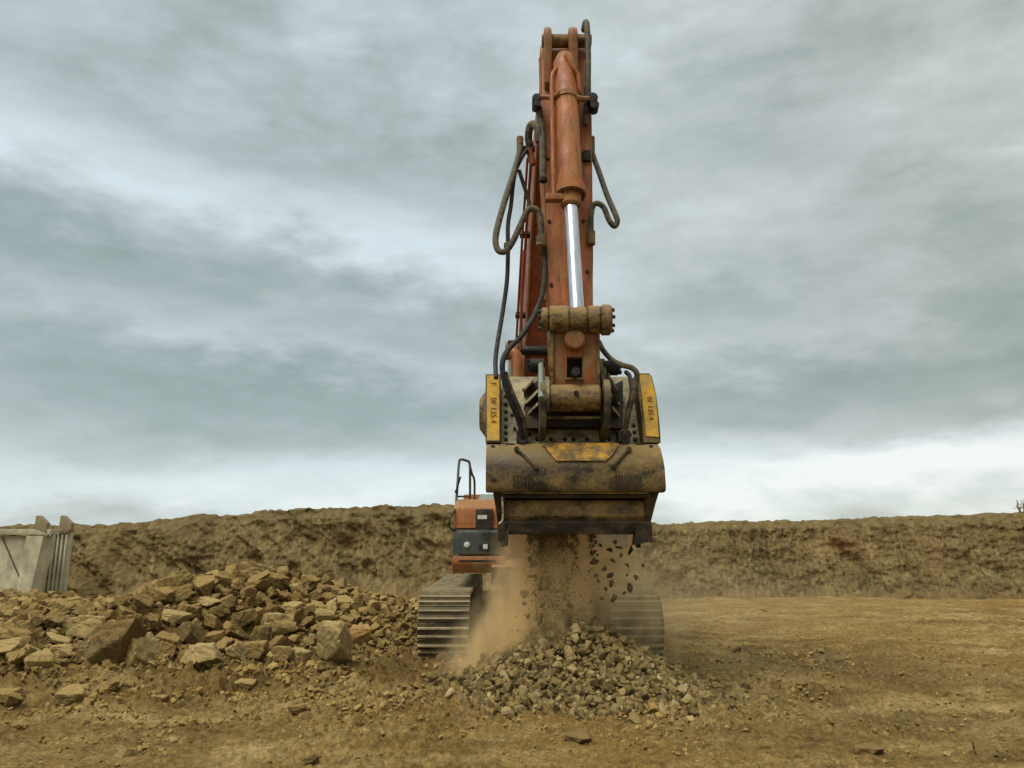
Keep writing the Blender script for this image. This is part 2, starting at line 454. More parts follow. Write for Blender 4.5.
# ================================================================== mesh tools
class MB:
    def __init__(s):
        s.v = []
        s.f = []

    def add(s, vs, fs):
        o = len(s.v)
        s.v += [tuple(p) for p in vs]
        s.f += [tuple(i + o for i in f) for f in fs]
        return s

    def box(s, c, size, rot=None):
        hx, hy, hz = (k / 2 for k in size)
        vs = [Vector((x, y, z)) for x in (-hx, hx) for y in (-hy, hy) for z in (-hz, hz)]
        if rot:
            m = Euler(rot).to_matrix()
            vs = [m @ p for p in vs]
        c = Vector(c)
        vs = [p + c for p in vs]
        return s.add(vs, [(0, 1, 3, 2), (4, 6, 7, 5), (0, 4, 5, 1), (2, 3, 7, 6), (0, 2, 6, 4), (1, 5, 7, 3)])

    def prism(s, prof, x0, x1, xf=None):
        """profile in (y, z), extruded along x; xf(y,z)-> (xa, xb) overrides the width"""
        n = len(prof)
        vs = []
        for k in (0, 1):
            for (y, z) in prof:
                xs = xf(y, z) if xf else (x0, x1)
                vs.append((xs[k], y, z))
        fs = [tuple(range(n)), tuple(range(2 * n - 1, n - 1, -1))]
        fs += [(i, i + n, (i + 1) % n + n, (i + 1) % n) for i in range(n)]
        return s.add(vs, fs)

    def lathe(s, p0, p1, prof, n=20):
        """prof: list of (t along p0..p1 in metres, radius)"""
        p0, p1 = Vector(p0), Vector(p1)
        ax = (p1 - p0).normalized()
        u = ax.orthogonal().normalized()
        w = ax.cross(u)
        vs = []
        for (t, r) in prof:
            for k in range(n):
                a = 2 * math.pi * k / n
                vs.append(p0 + ax * t + (u * math.cos(a) + w * math.sin(a)) * r)
        fs = []
        for i in range(len(prof) - 1):
            for k in range(n):
                fs.append((i * n + k, i * n + (k + 1) % n, (i + 1) * n + (k + 1) % n, (i + 1) * n + k))
        fs.append(tuple(range(n - 1, -1, -1)))
        fs.append(tuple((len(prof) - 1) * n + k for k in range(n)))
        return s.add(vs, fs)

    def cyl(s, p0, p1, r, r2=None, n=20):
        L = (Vector(p1) - Vector(p0)).length
        r2 = r if r2 is None else r2
        c = min(0.012, r * 0.15, L * .2)
        return s.lathe(p0, p1, [(0, r - c), (c, r), (L - c, r2), (L, r2 - c)], n)

    def tube(s, pts, r, n=8, sub=6):
        pts = [Vector(p) for p in pts]
        P = [pts[0] * 2 - pts[1]] + pts + [pts[-1] * 2 - pts[-2]]
        out = []
        for i in range(1, len(P) - 2):
            for k in range(sub):
                t = k / sub
                a, b_, c, d = P[i - 1], P[i], P[i + 1], P[i + 2]
                out.append(0.5 * ((2 * b_) + (c - a) * t + (2 * a - 5 * b_ + 4 * c - d) * t * t + (3 * b_ - a - 3 * c + d) * t ** 3))
        out.append(pts[-1])
        u = (out[1] - out[0]).orthogonal().normalized()
        vs = []
        for i, p in enumerate(out):
            tg = (out[min(i + 1, len(out) - 1)] - out[max(i - 1, 0)]).normalized()
            u = (u - tg * u.dot(tg)).normalized()
            w = tg.cross(u)
            for k in range(n):
                a = 2 * math.pi * k / n
                vs.append(p + (u * math.cos(a) + w * math.sin(a)) * r)
        fs = [(i * n + k, i * n + (k + 1) % n, (i + 1) * n + (k + 1) % n, (i + 1) * n + k) for i in range(len(out) - 1) for k in range(n)]
        fs += [tuple(range(n - 1, -1, -1)), tuple((len(out) - 1) * n + k for k in range(n))]
        return s.add(vs, fs)

    def build(s, name, mat, parent=None, bevel=0.0, smooth=True):
        me = bpy.data.meshes.new(name)
        me.from_pydata(s.v, [], s.f)
        bm = bmesh.new()
        bm.from_mesh(me)
        bmesh.ops.recalc_face_normals(bm, faces=bm.faces)
        if bevel:
            es = [e for e in bm.edges if len(e.link_faces) == 2 and e.calc_face_angle(0) > 0.5]
            bmesh.ops.bevel(bm, geom=es, offset=bevel, segments=2, profile=0.7, affect="EDGES", clamp_overlap=True)
        if smooth:
            for f in bm.faces:
                f.smooth = True
            for e in bm.edges:
                if len(e.link_faces) == 2 and e.calc_face_angle(0) > 0.6:
                    e.smooth = False
        bm.to_mesh(me)
        bm.free()
        me.materials.append(mat)
        return link(bpy.data.objects.new(name, me), parent)


def link(o, parent=None):
    COL.objects.link(o)
    if parent is not None:
        o.parent = parent
        if parent.type == "EMPTY":
            o.matrix_parent_inverse = Matrix.Translation(-Vector(parent.location))
    return o


def tag(o, label=None, cat=None, group=None, kind=None):
    if label: o["label"] = label
    if cat: o["category"] = cat
    if group: o["group"] = group
    if kind: o["kind"] = kind
    return o


def empty(name, loc):
    o = bpy.data.objects.new(name, None)
    o.location = loc
    COL.objects.link(o)
    return o


# ---- numpy noise
def _hash(ix, iy, seed):
    h = (ix.astype(np.int64) * 374761393 + iy.astype(np.int64) * 668265263 + seed * 1442695041) & 0xFFFFFFFF
    h = ((h ^ (h >> 13)) * 1274126177) & 0xFFFFFFFF
    h = h ^ (h >> 16)
    return (h & 0xFFFF) / 65535.0


def vnoise(x, y, seed=0):
    ix, iy = np.floor(x), np.floor(y)
    fx, fy = x - ix, y - iy

    def g(dx, dy):
        a = _hash(ix + dx, iy + dy, seed) * 2 * np.pi
        return np.cos(a) * (fx - dx) + np.sin(a) * (fy - dy)
    ux, uy = fx ** 3 * (fx * (fx * 6 - 15) + 10), fy ** 3 * (fy * (fy * 6 - 15) + 10)
    return ((g(0, 0) * (1 - ux) + g(1, 0) * ux) * (1 - uy) + (g(0, 1) * (1 - ux) + g(1, 1) * ux) * uy) * 1.4


def fbm(x, y, oct=4, seed=0, gain=0.5):
    s, a = 0.0, 1.0
    for i in range(oct):
        s = s + a * vnoise(x * 2 ** i + 17.3 * i, y * 2 ** i - 9.1 * i, seed + i)
        a *= gain
    return s


def sstep(a, b_, x):
    t = np.clip((x - a) / (b_ - a), 0, 1)
    return t * t * (3 - 2 * t)


PX, PY, PH, PR = 0.69, 8.90, 0.84, 1.42     # crushed stone cone


def worley(x, y, cell, seed, p=0.6):
    """rounded clods: one per lattice cell, random place and size"""
    u, v = x / cell, y / cell
    iu, iv = np.floor(u), np.floor(v)
    best = np.zeros_like(u)
    for dx in (-1, 0, 1):
        for dy in (-1, 0, 1):
            a, c = iu + dx, iv + dy
            px = a + 0.15 + 0.7 * _hash(a, c, seed)
            py = c + 0.15 + 0.7 * _hash(a, c, seed + 1)
            h = _hash(a, c, seed + 2)
            r = np.where(h < p, 0.25 + 0.5 * _hash(a, c, seed + 3), 0)
            an = _hash(a, c, seed + 4) * 6.28
            ex, ey = (u - px), (v - py)
            q = np.hypot(ex * np.cos(an) + ey * np.sin(an), 1.5 * (-ex * np.sin(an) + ey * np.cos(an)))
            best = np.maximum(best, np.clip(r - q, 0, 0.22) * (0.6 + 0.8 * _hash(a, c, seed + 5)))
    return best * cell * 2.2


def heap(x, y):
    crest = np.interp(x, [-14, -11, -9.0, -7.2, -6.3, -5.1, -4.2, -3.2, -2.2, -1.6, -1.2],
                      [0.50, 0.60, 0.58, 0.42, 0.52, 0.86, 0.86, 0.66, 0.56, 0.45, 0.0])
    toe = np.interp(x, [-14, -7, -5.2, -4.2, -3.5, -1.5], [7.8, 7.8, 8.2, 9.7, 10.5, 10.9])
    run = np.interp(x, [-14, -5.5, -3.8], [3.9, 3.9, 2.9])
    front = sstep(0, 1, (y - toe) / run)
    back = 1 - sstep(14.2, 17.5, y)
    return crest * front * back


def berm(x, y):
    g = 0.30 * np.exp(-(((x + 6.3) / 1.7) ** 2 + ((y - 9.0) / 0.9) ** 2))
    g = g + 0.16 * np.exp(-(((x + 4.0) / 1.6) ** 2 + ((y - 8.9) / 0.5) ** 2))
    g = g + 0.10 * np.exp(-(((x + 1.6) / 1.6) ** 2 + ((y - 9.8) / 0.5) ** 2))
    return g


def gz(x, y):
    z = 0.05 * fbm(x * 0.35, y * 0.5, 3, 3)
    far = 1 - sstep(18, 40, np.hypot(x, y))
    rough = 0.35 + 0.9 * np.exp(-(((x + 4.2) / 4.5) ** 2 + ((y - 9.3) / 1.6) ** 2))
    r2 = fbm(x * 2.2, y * 3.2, 6, 11, 0.62)
    z = z + far * rough * 0.060 * r2
    open_ = far * np.clip(0.30 + 0.35 * vnoise(x * .5, y * .8, 90) + 1.0 * np.exp(-(((x + 3.2) / 4.2) ** 2 + ((y - 9.6) / 1.5) ** 2)) + .5 * np.exp(-(((x - .9) / 2.6) ** 2 + ((y - 7.6) / .9) ** 2)) + .4 * np.exp(-(((x - 3.9) / 2) ** 2 + ((y - 10.6) / 1.5) ** 2)), 0, 1.2)
    near = np.hypot(x, y) < 20
    if near.any():
        w = np.zeros_like(x)
        xn, yn = x[near], y[near]
        xw, yw = xn + .05 * vnoise(xn * 7, yn * 7, 8), yn + .05 * vnoise(xn * 7, yn * 7, 18)
        w[near] = .7 * worley(xw, yw, .20, 201, .35) + 1.0 * worley(xw, yw, .095, 211, .6) + 1.0 * worley(xn, yn, .05, 221, .6)
        z = z + w * open_
    cl = np.maximum(fbm(x * 6, y * 7.5, 4, 31, 0.6), 0) ** 1.2
    z = z + far * rough * 0.075 * cl
    # wheel and track ruts running across the right of the pit floor
    rut = np.sin((y + 0.18 * x + 0.35 * vnoise(x * 0.25, y * 0.25, 77)) * 7.0)
    z = z + 0.010 * rut * sstep(0.5, 3, x) * far
    for (c0, sl, wd) in ((9.6, .10, .22), (12.2, -.06, .26), (7.9, .16, .2), (14.8, .05, .3), (10.9, -.16, .2)):
        dd = (y - c0 - sl * x - .25 * vnoise(x * .2, y * 0 + c0, 401)) / wd
        tread = 1 + .5 * np.sign(np.sin(x * 31 + y * 9))
        z = z - 0.036 * np.exp(-dd ** 4) * tread * sstep(1.0, 3, x) * far * np.clip(.5 + vnoise(x * .7, y * .7, 402), 0, 1)
    z = z + heap(x, y) * (1 + 0.10 * fbm(x * 0.9, y * 0.9, 3, 5)) + berm(x, y)
    r = np.hypot(x - PX, (y - PY) * 1.02)
    z = z + np.clip(PH * (1 - r / PR) - 0.05, 0, 1) * (1 + .1 * vnoise(x * 3, y * 3, 9))
    # gentle fall of land far outside the pit so nothing pokes above the bank
    return z


def gz1(x, y):
    return float(gz(np.array([float(x)]), np.array([float(y)]))[0])


def grid_mesh(name, V, nu, nv, mat, smooth=True, wrap=False):
    me = bpy.data.meshes.new(name)
    idx = np.arange(nu * nv).reshape(nu, nv)
    if wrap:
        idx = np.concatenate([idx, idx[:, :1]], 1)
    q = np.stack([idx[:-1, :-1], idx[:-1, 1:], idx[1:, 1:], idx[1:, :-1]], -1).reshape(-1, 4)
    me.vertices.add(len(V))
    me.vertices.foreach_set("co", V.astype(np.float32).ravel())
    me.loops.add(q.size)
    me.loops.foreach_set("vertex_index", q.astype(np.int32).ravel())
    me.polygons.add(len(q))
    me.polygons.foreach_set("loop_start", np.arange(0, q.size, 4, dtype=np.int32))
    me.polygons.foreach_set("loop_total", np.full(len(q), 4, dtype=np.int32))
    me.update(calc_edges=True)
    me.polygons.foreach_set("use_smooth", np.full(len(q), smooth))
    me.materials.append(mat)
    o = bpy.data.objects.new(name, me)
    COL.objects.link(o)
    return o


# ================================================================== ground
th = np.concatenate([np.linspace(-48, 48, 620), np.linspace(48, 312, 90)[1:-1]]) * np.pi / 180
rr = np.concatenate([[0.02, 1.5, 3.0, 4.5], np.geomspace(5.2, 26, 620), np.geomspace(26, 900, 60)[1:]])
RR, TH = np.meshgrid(rr, th, indexing="ij")
GX, GY = RR * np.sin(TH), RR * np.cos(TH)
GZ = gz(GX, GY)
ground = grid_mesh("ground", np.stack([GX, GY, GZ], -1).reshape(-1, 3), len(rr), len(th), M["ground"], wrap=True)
ground["kind"] = "structure"
gm = ground.data
if gm.polygons[1000].normal.z < 0:
    gm.flip_normals()

# ================================================================== embankment
xs = np.concatenate([np.linspace(-90, -19, 40)[:-1], np.linspace(-19, 21, 1250), np.linspace(21, 90, 40)[1:]])
tt = np.concatenate([np.linspace(0, 1, 96), 1 + np.linspace(0.03, .9, 28), 1 + np.geomspace(1, 40, 22)])
TT, XX = np.meshgrid(tt, xs, indexing="ij")
baseY = np.interp(XX, [-90, -19, -12, -6, -1, 4, 9, 15, 30, 90], [16, 18.5, 19.6, 20.6, 21.4, 22.8, 23.4, 22.8, 18, 0])
baseY = baseY + 0.35 * fbm(XX * 0.25, XX * 0 + 3, 3, 41)
topH = np.interp(XX, [-90, -14, -11.5, -9, -6, -2, 1.5, 4.5, 8, 11, 15, 30], [1.9, 1.90, 1.98, 2.22, 2.46, 2.66, 2.40, 2.15, 2.17, 2.25, 2.42, 2.8])
topH = topH + 0.10 * fbm(XX * 0.5, XX * 0, 3, 51) + 0.05 * np.abs(fbm(XX * 1.3, XX * 0 + 5, 5, 52, .6))
face = np.clip(TT, 0, 1)
beyond = np.clip(TT - 1, 0, None)
zf = topH * face ** 0.95
lean = 0.85 * face + 0.16 * sstep(0.90, 1.0, face)
teeth = fbm(XX * 6.5 + zf * 1.0, zf * 0.9, 4, 61, 0.65)
blocky = fbm(XX * 1.1, zf * 1.6, 4, 62, 0.55)
fine = fbm(XX * 9 + zf * 2, zf * 7, 4, 66, 0.65)
lf = 1 - sstep(-3.5, 1.5, XX)
blk2 = fbm(XX * .8 + zf * .9, zf * .45 - XX * .1, 4, 69, .55)
off = (0.045 * teeth * (1 - .3 * lf) + 0.12 * blocky + lf * .28 * blk2 + 0.035 * fine) * sstep(0, 0.08, face) * (1 - sstep(0.0, 0.6, beyond))
# slump near the foot, washed-out scar right of the machine
slump = (0.55 + .8 * lf) * np.exp(-face * 7) * (0.6 + 0.6 * vnoise(XX * 0.5, XX * 0, 63))
scar = 0.40 * np.exp(-((XX - 10.2 - (1.4 - zf) * 0.8) / 0.30) ** 2) * np.exp(-((zf - 1.1) / 0.5) ** 2)
BY = baseY + lean - off - slump + scar + beyond * 1.0
BZ = zf - 0.15 * (1 - face) + beyond * 0.008 + sstep(0.0, .3, beyond) * 0.10 * np.maximum(fbm(XX * 1.5, BY * 1.5, 3, 64), -0.2) * (1 - sstep(3, 10, beyond))
BZ = BZ + 0.05 * np.maximum(fbm(XX * 3.1, BY * 3.1, 3, 65), 0) * sstep(0.9, 1.0, TT) * (1 - sstep(3, 10, beyond))
bank = grid_mesh("embankment", np.stack([XX, BY, BZ], -1).reshape(-1, 3), len(tt), len(xs), M["bank"])
bank["kind"] = "structure"
if bank.data.polygons[5000].normal.y > 0:
    bank.data.flip_normals()


# ================================================================== rocks
def ico(sub):
    bm = bmesh.new()
    bmesh.ops.create_icosphere(bm, subdivisions=sub, radius=1.0)
    V = np.array([v.co[:] for v in bm.verts])
    F = np.array([[v.index for v in f.verts] for f in bm.faces])
    bm.free()
    return V / np.linalg.norm(V, axis=1)[:, None], F


ICO = {k: ico(k) for k in (2, 3, 4)}


def rock_shape(sub, seed, flatness=(1, .8, .65), planes=11, rough=0.03):
    V, F = ICO[sub]
    r_ = np.random.RandomState(seed)
    box = np.array([[1, 0, 0], [-1, 0, 0], [0, 1, 0], [0, -1, 0], [0, 0, 1], [0, 0, -1.0]]) + r_.normal(size=(6, 3)) * 0.24
    N = np.concatenate([box, r_.normal(size=(max(planes - 6, 1), 3))])
    N /= np.linalg.norm(N, axis=1)[:, None]
    D = np.concatenate([r_.uniform(0.50, 0.72, 6), r_.uniform(0.56, 0.80, max(planes - 6, 1))])
    dot = V @ N.T
    with np.errstate(divide="ignore"):
        rad = np.where(dot > 0.05, D / np.maximum(dot, 0.05), 9)
    rad = np.minimum(rad.min(1), 1.3)
    rad = rad * (1 + rough * (fbm(V[:, 0] * 2.5 + V[:, 2], V[:, 1] * 2.5 + V[:, 2] * 2, 3, seed) * 1.4))
    P = V * rad[:, None]
    P = P * np.array(flatness)
    P -= P.mean(0)
    ext = np.linalg.norm(P, axis=1).max() * .90
    return P / ext, F


def np_mesh(name, V, F, mat, smooth=False):
    me = bpy.data.meshes.new(name)
    me.vertices.add(len(V))
    me.vertices.foreach_set("co", V.astype(np.float32).ravel())
    me.loops.add(F.size)
    me.loops.foreach_set("vertex_index", F.astype(np.int32).ravel())
    me.polygons.add(len(F))
    me.polygons.foreach_set("loop_start", np.arange(0, F.size, 3, dtype=np.int32))
    me.polygons.foreach_set("loop_total", np.full(len(F), 3, dtype=np.int32))
    me.update(calc_edges=True)
    me.polygons.foreach_set("use_smooth", np.full(len(F), smooth))
    me.materials.append(mat)
    return me


def hull_shape(seed, n=12, flat=(1, .8, .65)):
    """sharp-edged broken chip: convex hull of a few points"""
    r_ = np.random.RandomState(seed)
    P = r_.normal(size=(n, 3))
    P /= np.linalg.norm(P, axis=1)[:, None]
    P = P * r_.uniform(.78, 1.0, (n, 1)) * np.array(flat)
    bm = bmesh.new()
    for p in P:
        bm.verts.new(p)
    res = bmesh.ops.convex_hull(bm, input=bm.verts)
    bmesh.ops.delete(bm, geom=[v for v in bm.verts if not v.link_faces], context="VERTS")
    bmesh.ops.triangulate(bm, faces=bm.faces)
    bmesh.ops.recalc_face_normals(bm, faces=bm.faces)
    bm.verts.index_update()
    V = np.array([v.co[:] for v in bm.verts])
    F = np.array([[v.index for v in f.verts] for f in bm.faces])
    bm.free()
    V -= V.mean(0)
    return V / np.linalg.norm(V, axis=1).max(), F


ROCKS = [np_mesh("rock", *rock_shape(4, 100 + i, (1, rng.uniform(.65, .95), rng.uniform(.5, .8)), rng.choice([8, 10, 13]), 0.075), M["rock"]) for i in range(16)]
HERO = [np_mesh("boulder", *rock_shape(4, 300 + i, (1, rng.uniform(.7, .9), rng.uniform(.6, .85)), rng.choice([8, 10, 12]), 0.08), M["rock"]) for i in range(12)]
STONES = [np_mesh("crushed_stone", *hull_shape(500 + i, rng.choice([12, 14, 17]), (1, rng.uniform(.75, .98), rng.uniform(.6, .85))), M["gravel"]) for i in range(16)]
FALL = [np_mesh("falling_stone", *hull_shape(600 + i, rng.choice([9, 12]), (1, rng.uniform(.6, .9), rng.uniform(.5, .8))), M["falling"]) for i in range(8)]


def put(name, me, loc, size, rot=None, flat_z=1.0):
    o = bpy.data.objects.new(name, me)
    o.location = loc
    o.rotation_euler = rot or (rng.uniform(-.5, .5), rng.uniform(-.5, .5), rng.uniform(0, 6.28))
    s = size / 2
    o.scale = (s, s, s * flat_z)
    COL.objects.link(o)
    return o


def ray_ground(px, py, extra=0.0):
    """where the ground (heap included) is met in the direction of a pixel"""
    ys = np.linspace(5.0, 24, 1900)
    t = (384 - py) / FPX
    dz = ys * (SP + t * CP) / (CP - t * SP)
    d = ys * CP + dz * SP
    x = (px - 512) / FPX * d
    g = gz(x, ys) + extra
    k = np.argmax(EYE + dz < g)
    return x[k], ys[k], g[k], d[k]


placed = []
HEROES = [
    # px, py, width px, tall, mesh, rotation, label
    (110, 647, 54, 1.1, 0, "biggest dark brown pointed boulder at the foot of the rock heap"),
    (80, 631, 42, .8, 1, "tan slab leaning behind the dark pointed boulder"),
    (134, 656, 38, .95, 2, "tan blocky boulder leaning on the right of the dark pointed boulder"),
    (200, 657, 48, .75, 3, "long pale low boulder with a dark underside in the front row"),
    (234, 655, 22, 1.2, 4, "narrow upright tan stone right of the long pale low boulder"),
    (257, 652, 28, 1.0, 5, "rounded brown boulder in the front row with dark left side"),
    (281, 657, 21, 1.3, 6, "upright brown stone between the rounded boulder and small pale wedge"),
    (300, 661, 20, 1.1, 7, "small pale wedge stone beside the largest pale boulder"),
    (333, 649, 46, 1.0, 8, "largest pale flat-faced boulder at the right end of the front row"),
    (361, 637, 25, 1.3, 9, "orange brown upright slab right behind the largest pale boulder"),
    (273, 629, 42, .9, 10, "wide tan boulder halfway up the heap above the front row"),
    (172, 621, 30, .6, 11, "flat oval pale stone lying in the middle of the heap"),
    (206, 604, 26, .5, 0, "pale thin slab lying flat near the heap top"),
    (216, 614, 22, .8, 1, "squat brown stone under the pale thin slab"),
    (186, 636, 26, .9, 2, "dark cube-like rock above the long pale low boulder"),
    (150, 625, 24, .8, 3, "brown square stone left of the flat oval pale stone"),
    (58, 643, 26, .45, 4, "pale flat stone at the left of the dark pointed boulder"),
    (10, 650, 36, .8, 5, "broad yellowish boulder at the left frame edge"),
    (252, 576, 40, .75, 6, "yellowish boulder crowning the peak of the heap"),
    (274, 585, 28, .8, 7, "brown broken rock just right of the heap peak"),
    (227, 596, 24, .7, 8, "dark grey stone under the left of the heap peak"),
    (325, 617, 22, .85, 9, "pale angular stone on the right slope of the heap"),
    (346, 623, 24, .7, 10, "brown slab right of the pale angular stone"),
    (38, 591, 30, .6, 11, "orange tan slab on top of the heap's left end"),
    (100, 604, 22, .7, 0, "grey brown stone in the dip of the heap crest"),
    (292, 610, 26, .7, 1, "light tan block on the upper right of the heap"),
    (388, 577, 12, .6, 2, "single small round rock at the foot of the bank behind the heap"),
]
for (px, py, w, tall, mi, lab) in HEROES:
    x, y, z, d = ray_ground(px, py + w * tall * 0.22)
    s = w * d / FPX
    o = put("boulder", HERO[mi], (x, y + s * .1, z + s * .27 * tall), s * (1.24 if w < 60 else 1.08), (rng.uniform(-.3, .3), rng.uniform(-.35, .35), rng.uniform(-.6, .6)), tall * 1.15)
    o.scale *= .93
    w4 = " ".join(lab.split()[:4])
    key = "rock_dark" if ("dark" in w4) else "rock_pale" if "pale" in w4 else "rock_rust" if "orange" in w4 else "rock_yellow" if ("yellow" in w4 or "tan" in w4) else None
    if key:
        o.material_slots[0].link = "OBJECT"
        o.material_slots[0].material = M[key]
    tag(o, lab, "boulder", "large boulders in the rock heap")
    placed.append((x, y, s * .45))

# candidates over the heap, larger first
cand = []
nr = np.random.RandomState(5)
for k in range(12000):
    x = nr.uniform(-12.5, -1.25)
    y = nr.uniform(7.9, 15.2)
    if abs((x) / y) > 0.70:
        continue
    h_ = float(heap(np.array([x]), np.array([y]))[0])
    u = nr.rand()
    right = sstep(-3.6, -2.0, np.array([x]))[0]
    s = 0.135 + 0.28 * u ** 2.3
    s = s * (1 - 0.5 * right)
    if x < -4.9 - (y - 9.5) * .15 and y > 9.3:
        s *= 0.74
    edge = h_ < 0.10
    if h_ < 0.02 and nr.rand() < 0.97:
        continue
    if edge:
        s *= 0.7
    cand.append((s, x, y))
cand.sort(reverse=True)
indiv, rest = [], []
grid = {}


def free(x, y, r, over=0.62):
    for (a, c, q) in placed:
        if (a - x) ** 2 + (c - y) ** 2 < ((q + r) * over) ** 2:
            return False
    return True


taken = []
for (s, x, y) in cand:
    r = s * .5
    if len(taken) < 1900 and free(x, y, r, 0.66):
        placed.append((x, y, r))
        taken.append((s, x, y))
# apparent size decides who is an individual
taken.sort(key=lambda q: -q[0] / q[2] * (1.0 if q[2] < 14 else 0.4))
for i, (s, x, y) in enumerate(taken[:272]):
    z = gz1(x, y)
    o = put("rock", ROCKS[i % 16], (x, y, z + s * .26), s * 1.12, None, rng.uniform(.8, 1.15))
    tag(o, "mid-sized brown or tan broken rock among the others of the heap", "rock", "mid-sized rocks of the heap left of the excavator")


def scatter_stuff(name, pts, mat, subs=2, seed=0, nshape=10, planes=9):
    shapes = [hull_shape(seed + i, planes + 4, (1, rng.uniform(.7, .95), rng.uniform(.55, .85))) for i in range(nshape)]
    r_ = np.random.RandomState(seed)
    Vs, Fs, o = [], [], 0
    for i, (x, y, z, s) in enumerate(pts):
        V, F = shapes[i % nshape]
        m = np.array(Euler((r_.uniform(-.8, .8), r_.uniform(-.8, .8), r_.uniform(0, 6.28))).to_matrix())
        Vs.append((V * s / 2) @ m.T + np.array([x, y, z]))
        Fs.append(F + o)
        o += len(V)
    me = np_mesh(name, np.concatenate(Vs), np.concatenate(Fs), mat)
    ob = bpy.data.objects.new(name, me)
    COL.objects.link(ob)
    return ob


pts = [(x, y, gz1(x, y) + s * .28, s * 1.15) for (s, x, y) in taken[272:]]
# small rubble filling the gaps
xs_, ys_, ss_ = nr.uniform(-12, -1.1, 12000), nr.uniform(9.3, 15.0, 12000), nr.uniform(0.03, 0.12, 12000) * nr.uniform(.6, 1, 12000)
hh = heap(xs_, ys_)
keep = (np.abs(xs_ / ys_) < .72) & ((hh > 0.05) | (nr.rand(12000) < 0.10))
zz = gz(xs_, ys_)
pts += [(a, c, z + s * .25, s) for a, c, z, s in zip(xs_[keep], ys_[keep], zz[keep], ss_[keep])]
o = scatter_stuff("small_rubble", pts, M["rock"], 2, 900)
tag(o, "small rubble filling the gaps of the rock heap", "rubble", None, "stuff")

# clods and chips on the open ground
m = 130000
xs_ = nr.uniform(-9, 12, m)
ys_ = 5.2 * (19 / 5.2) ** nr.rand(m)
dens = 0.09 + 1.0 * np.exp(-(((xs_ + 3.8) / 4.2) ** 2 + ((ys_ - 9.2) / 1.6) ** 2)) + 0.40 * np.exp(-(((xs_ - 3.9) / 1.8) ** 2 + ((ys_ - 10.8) / 1.2) ** 2)) + 0.45 * np.exp(-(((xs_ - .8) / 2.8) ** 2 + ((ys_ - 7.8) / .9) ** 2))
dens = dens * np.clip(0.55 + 1.5 * fbm(xs_ * 1.1, ys_ * 1.6, 3, 301), 0.05, 1.6)
keep = (nr.rand(m) < dens) & (np.abs(xs_ / ys_) < .74) & ((heap(xs_, ys_) < .05) | ((heap(xs_, ys_) < .45) & (ys_ < 10.2)))
ss_ = 0.014 + (0.018 + 0.105 * nr.rand(m) ** 3.6) * np.clip(dens + .30, 0, 1.15)
zz = gz(xs_, ys_)
pts = [(a, c, z + s * .16, s) for a, c, z, s in zip(xs_[keep], ys_[keep], zz[keep], ss_[keep])]
o = scatter_stuff("loose_clods", pts, M["clod"], 2, 1500, 10, 9)
tag(o, "clods and chips of earth strewn over the pit floor", "clods", None, "stuff")

# single stones lying on the ground
LONE = [
    (828, 612, 0, None), (579, 738, 26, "dark flat stone lying just in front of the crushed stone pile", "dark"),
    (689, 722, 18, "pale block at the right front toe of the crushed stone pile", "pale"),
    (867, 751, 26, "dark slab half sunk in the ground at the lower right", "dark"),
    (947, 755, 10, "small pale round pebble near the lower right edge", "pale"),
    (984, 750, 22, "low dark lump of rock near the lower right corner", "dark"),
    (310, 760, 18, "small dark blocky stone at the bottom edge below the heap", "dark"),
    (125, 757, 26, "grey pointed sliver of stone at the bottom left", "pale"),
    (296, 712, 20, "brown lump sitting on the dirt between heap and camera", "rock"),
    (404, 690, 14, "brown cobble between the left track and the heap", "rock"),
    (72, 700, 34, "brown broken slab on the dirt berm at the left", "rock"),
    (8, 700, 34, "brown block on the berm cut by the left frame edge", "rock"),
    (108, 690, 24, "tan chunk beside the brown broken slab on the berm", "rock"),
    (20, 728, 16, "small tan stone low on the berm near the left edge", "rock"),
    (801, 686, 12, "small dark stone alone on the fines patch right of the pile", "dark"),
    (737, 650, 8, "tiny dark stone thrown clear right of the pile", "dark"),
    (765, 611, 7, "tiny dark stone on the open floor before the bank", "dark"),
    (172, 741, 12, "grey chip on the pale dirt at the lower left", "pale"),
    (246, 686, 22, "brown cobble just below the long pale low boulder", "rock"),
    (160, 700, 18, "reddish cobble in the loose dirt below the dark pointed boulder", "rock"),
]
for q in LONE:
    if not q[3]:
        continue
    px, py, w, lab, kind = q
    x, y, z, d = ray_ground(px, py)
    s = w * d / FPX
    me = {"dark": ROCKS, "pale": STONES, "rock": ROCKS}[kind][rng.randrange(8)]
    o = put("stone", me, (x, y, z + s * (.02 if kind == "dark" else .10)), s * (1.25 if kind == "dark" else 1), (rng.uniform(-.2, .2), rng.uniform(-.2, .2), rng.uniform(-.6, .6)), rng.uniform(.7, 1.0))
    if kind == "dark":
        o.material_slots[0].link = "OBJECT"
        o.material_slots[0].material = M["rock_dark"]
    if kind == "pale":
        o.material_slots[0].link = "OBJECT"
        o.material_slots[0].material = M["rock_pale"]
    tag(o, lab, "stone", "single stones lying on the pit floor")

# ---------------------------------------------------- crushed stone pile
def pile_z(x, y):
    r = math.hypot(x - PX, y - PY)
    return max(PH * (1 - r / PR), 0)


ind = []
allp = []
tries = 0
while len(allp) < 4200:
    a = nr.uniform(0, 2 * math.pi)
    r = PR * 1.02 * math.sqrt(nr.rand())
    if nr.rand() < 0.10:
        r = nr.uniform(PR * .92, PR * 1.28)
    x, y = PX + r * math.cos(a) * (1.03), PY + r * math.sin(a)
    if y > PY + .3 and nr.rand() < .6:
        continue
    s = 0.05 + 0.095 * nr.rand() ** 1.9
    allp.append((s, x, y))
front = sorted([p for p in allp if p[2] < PY + .15], key=lambda p: -p[0])
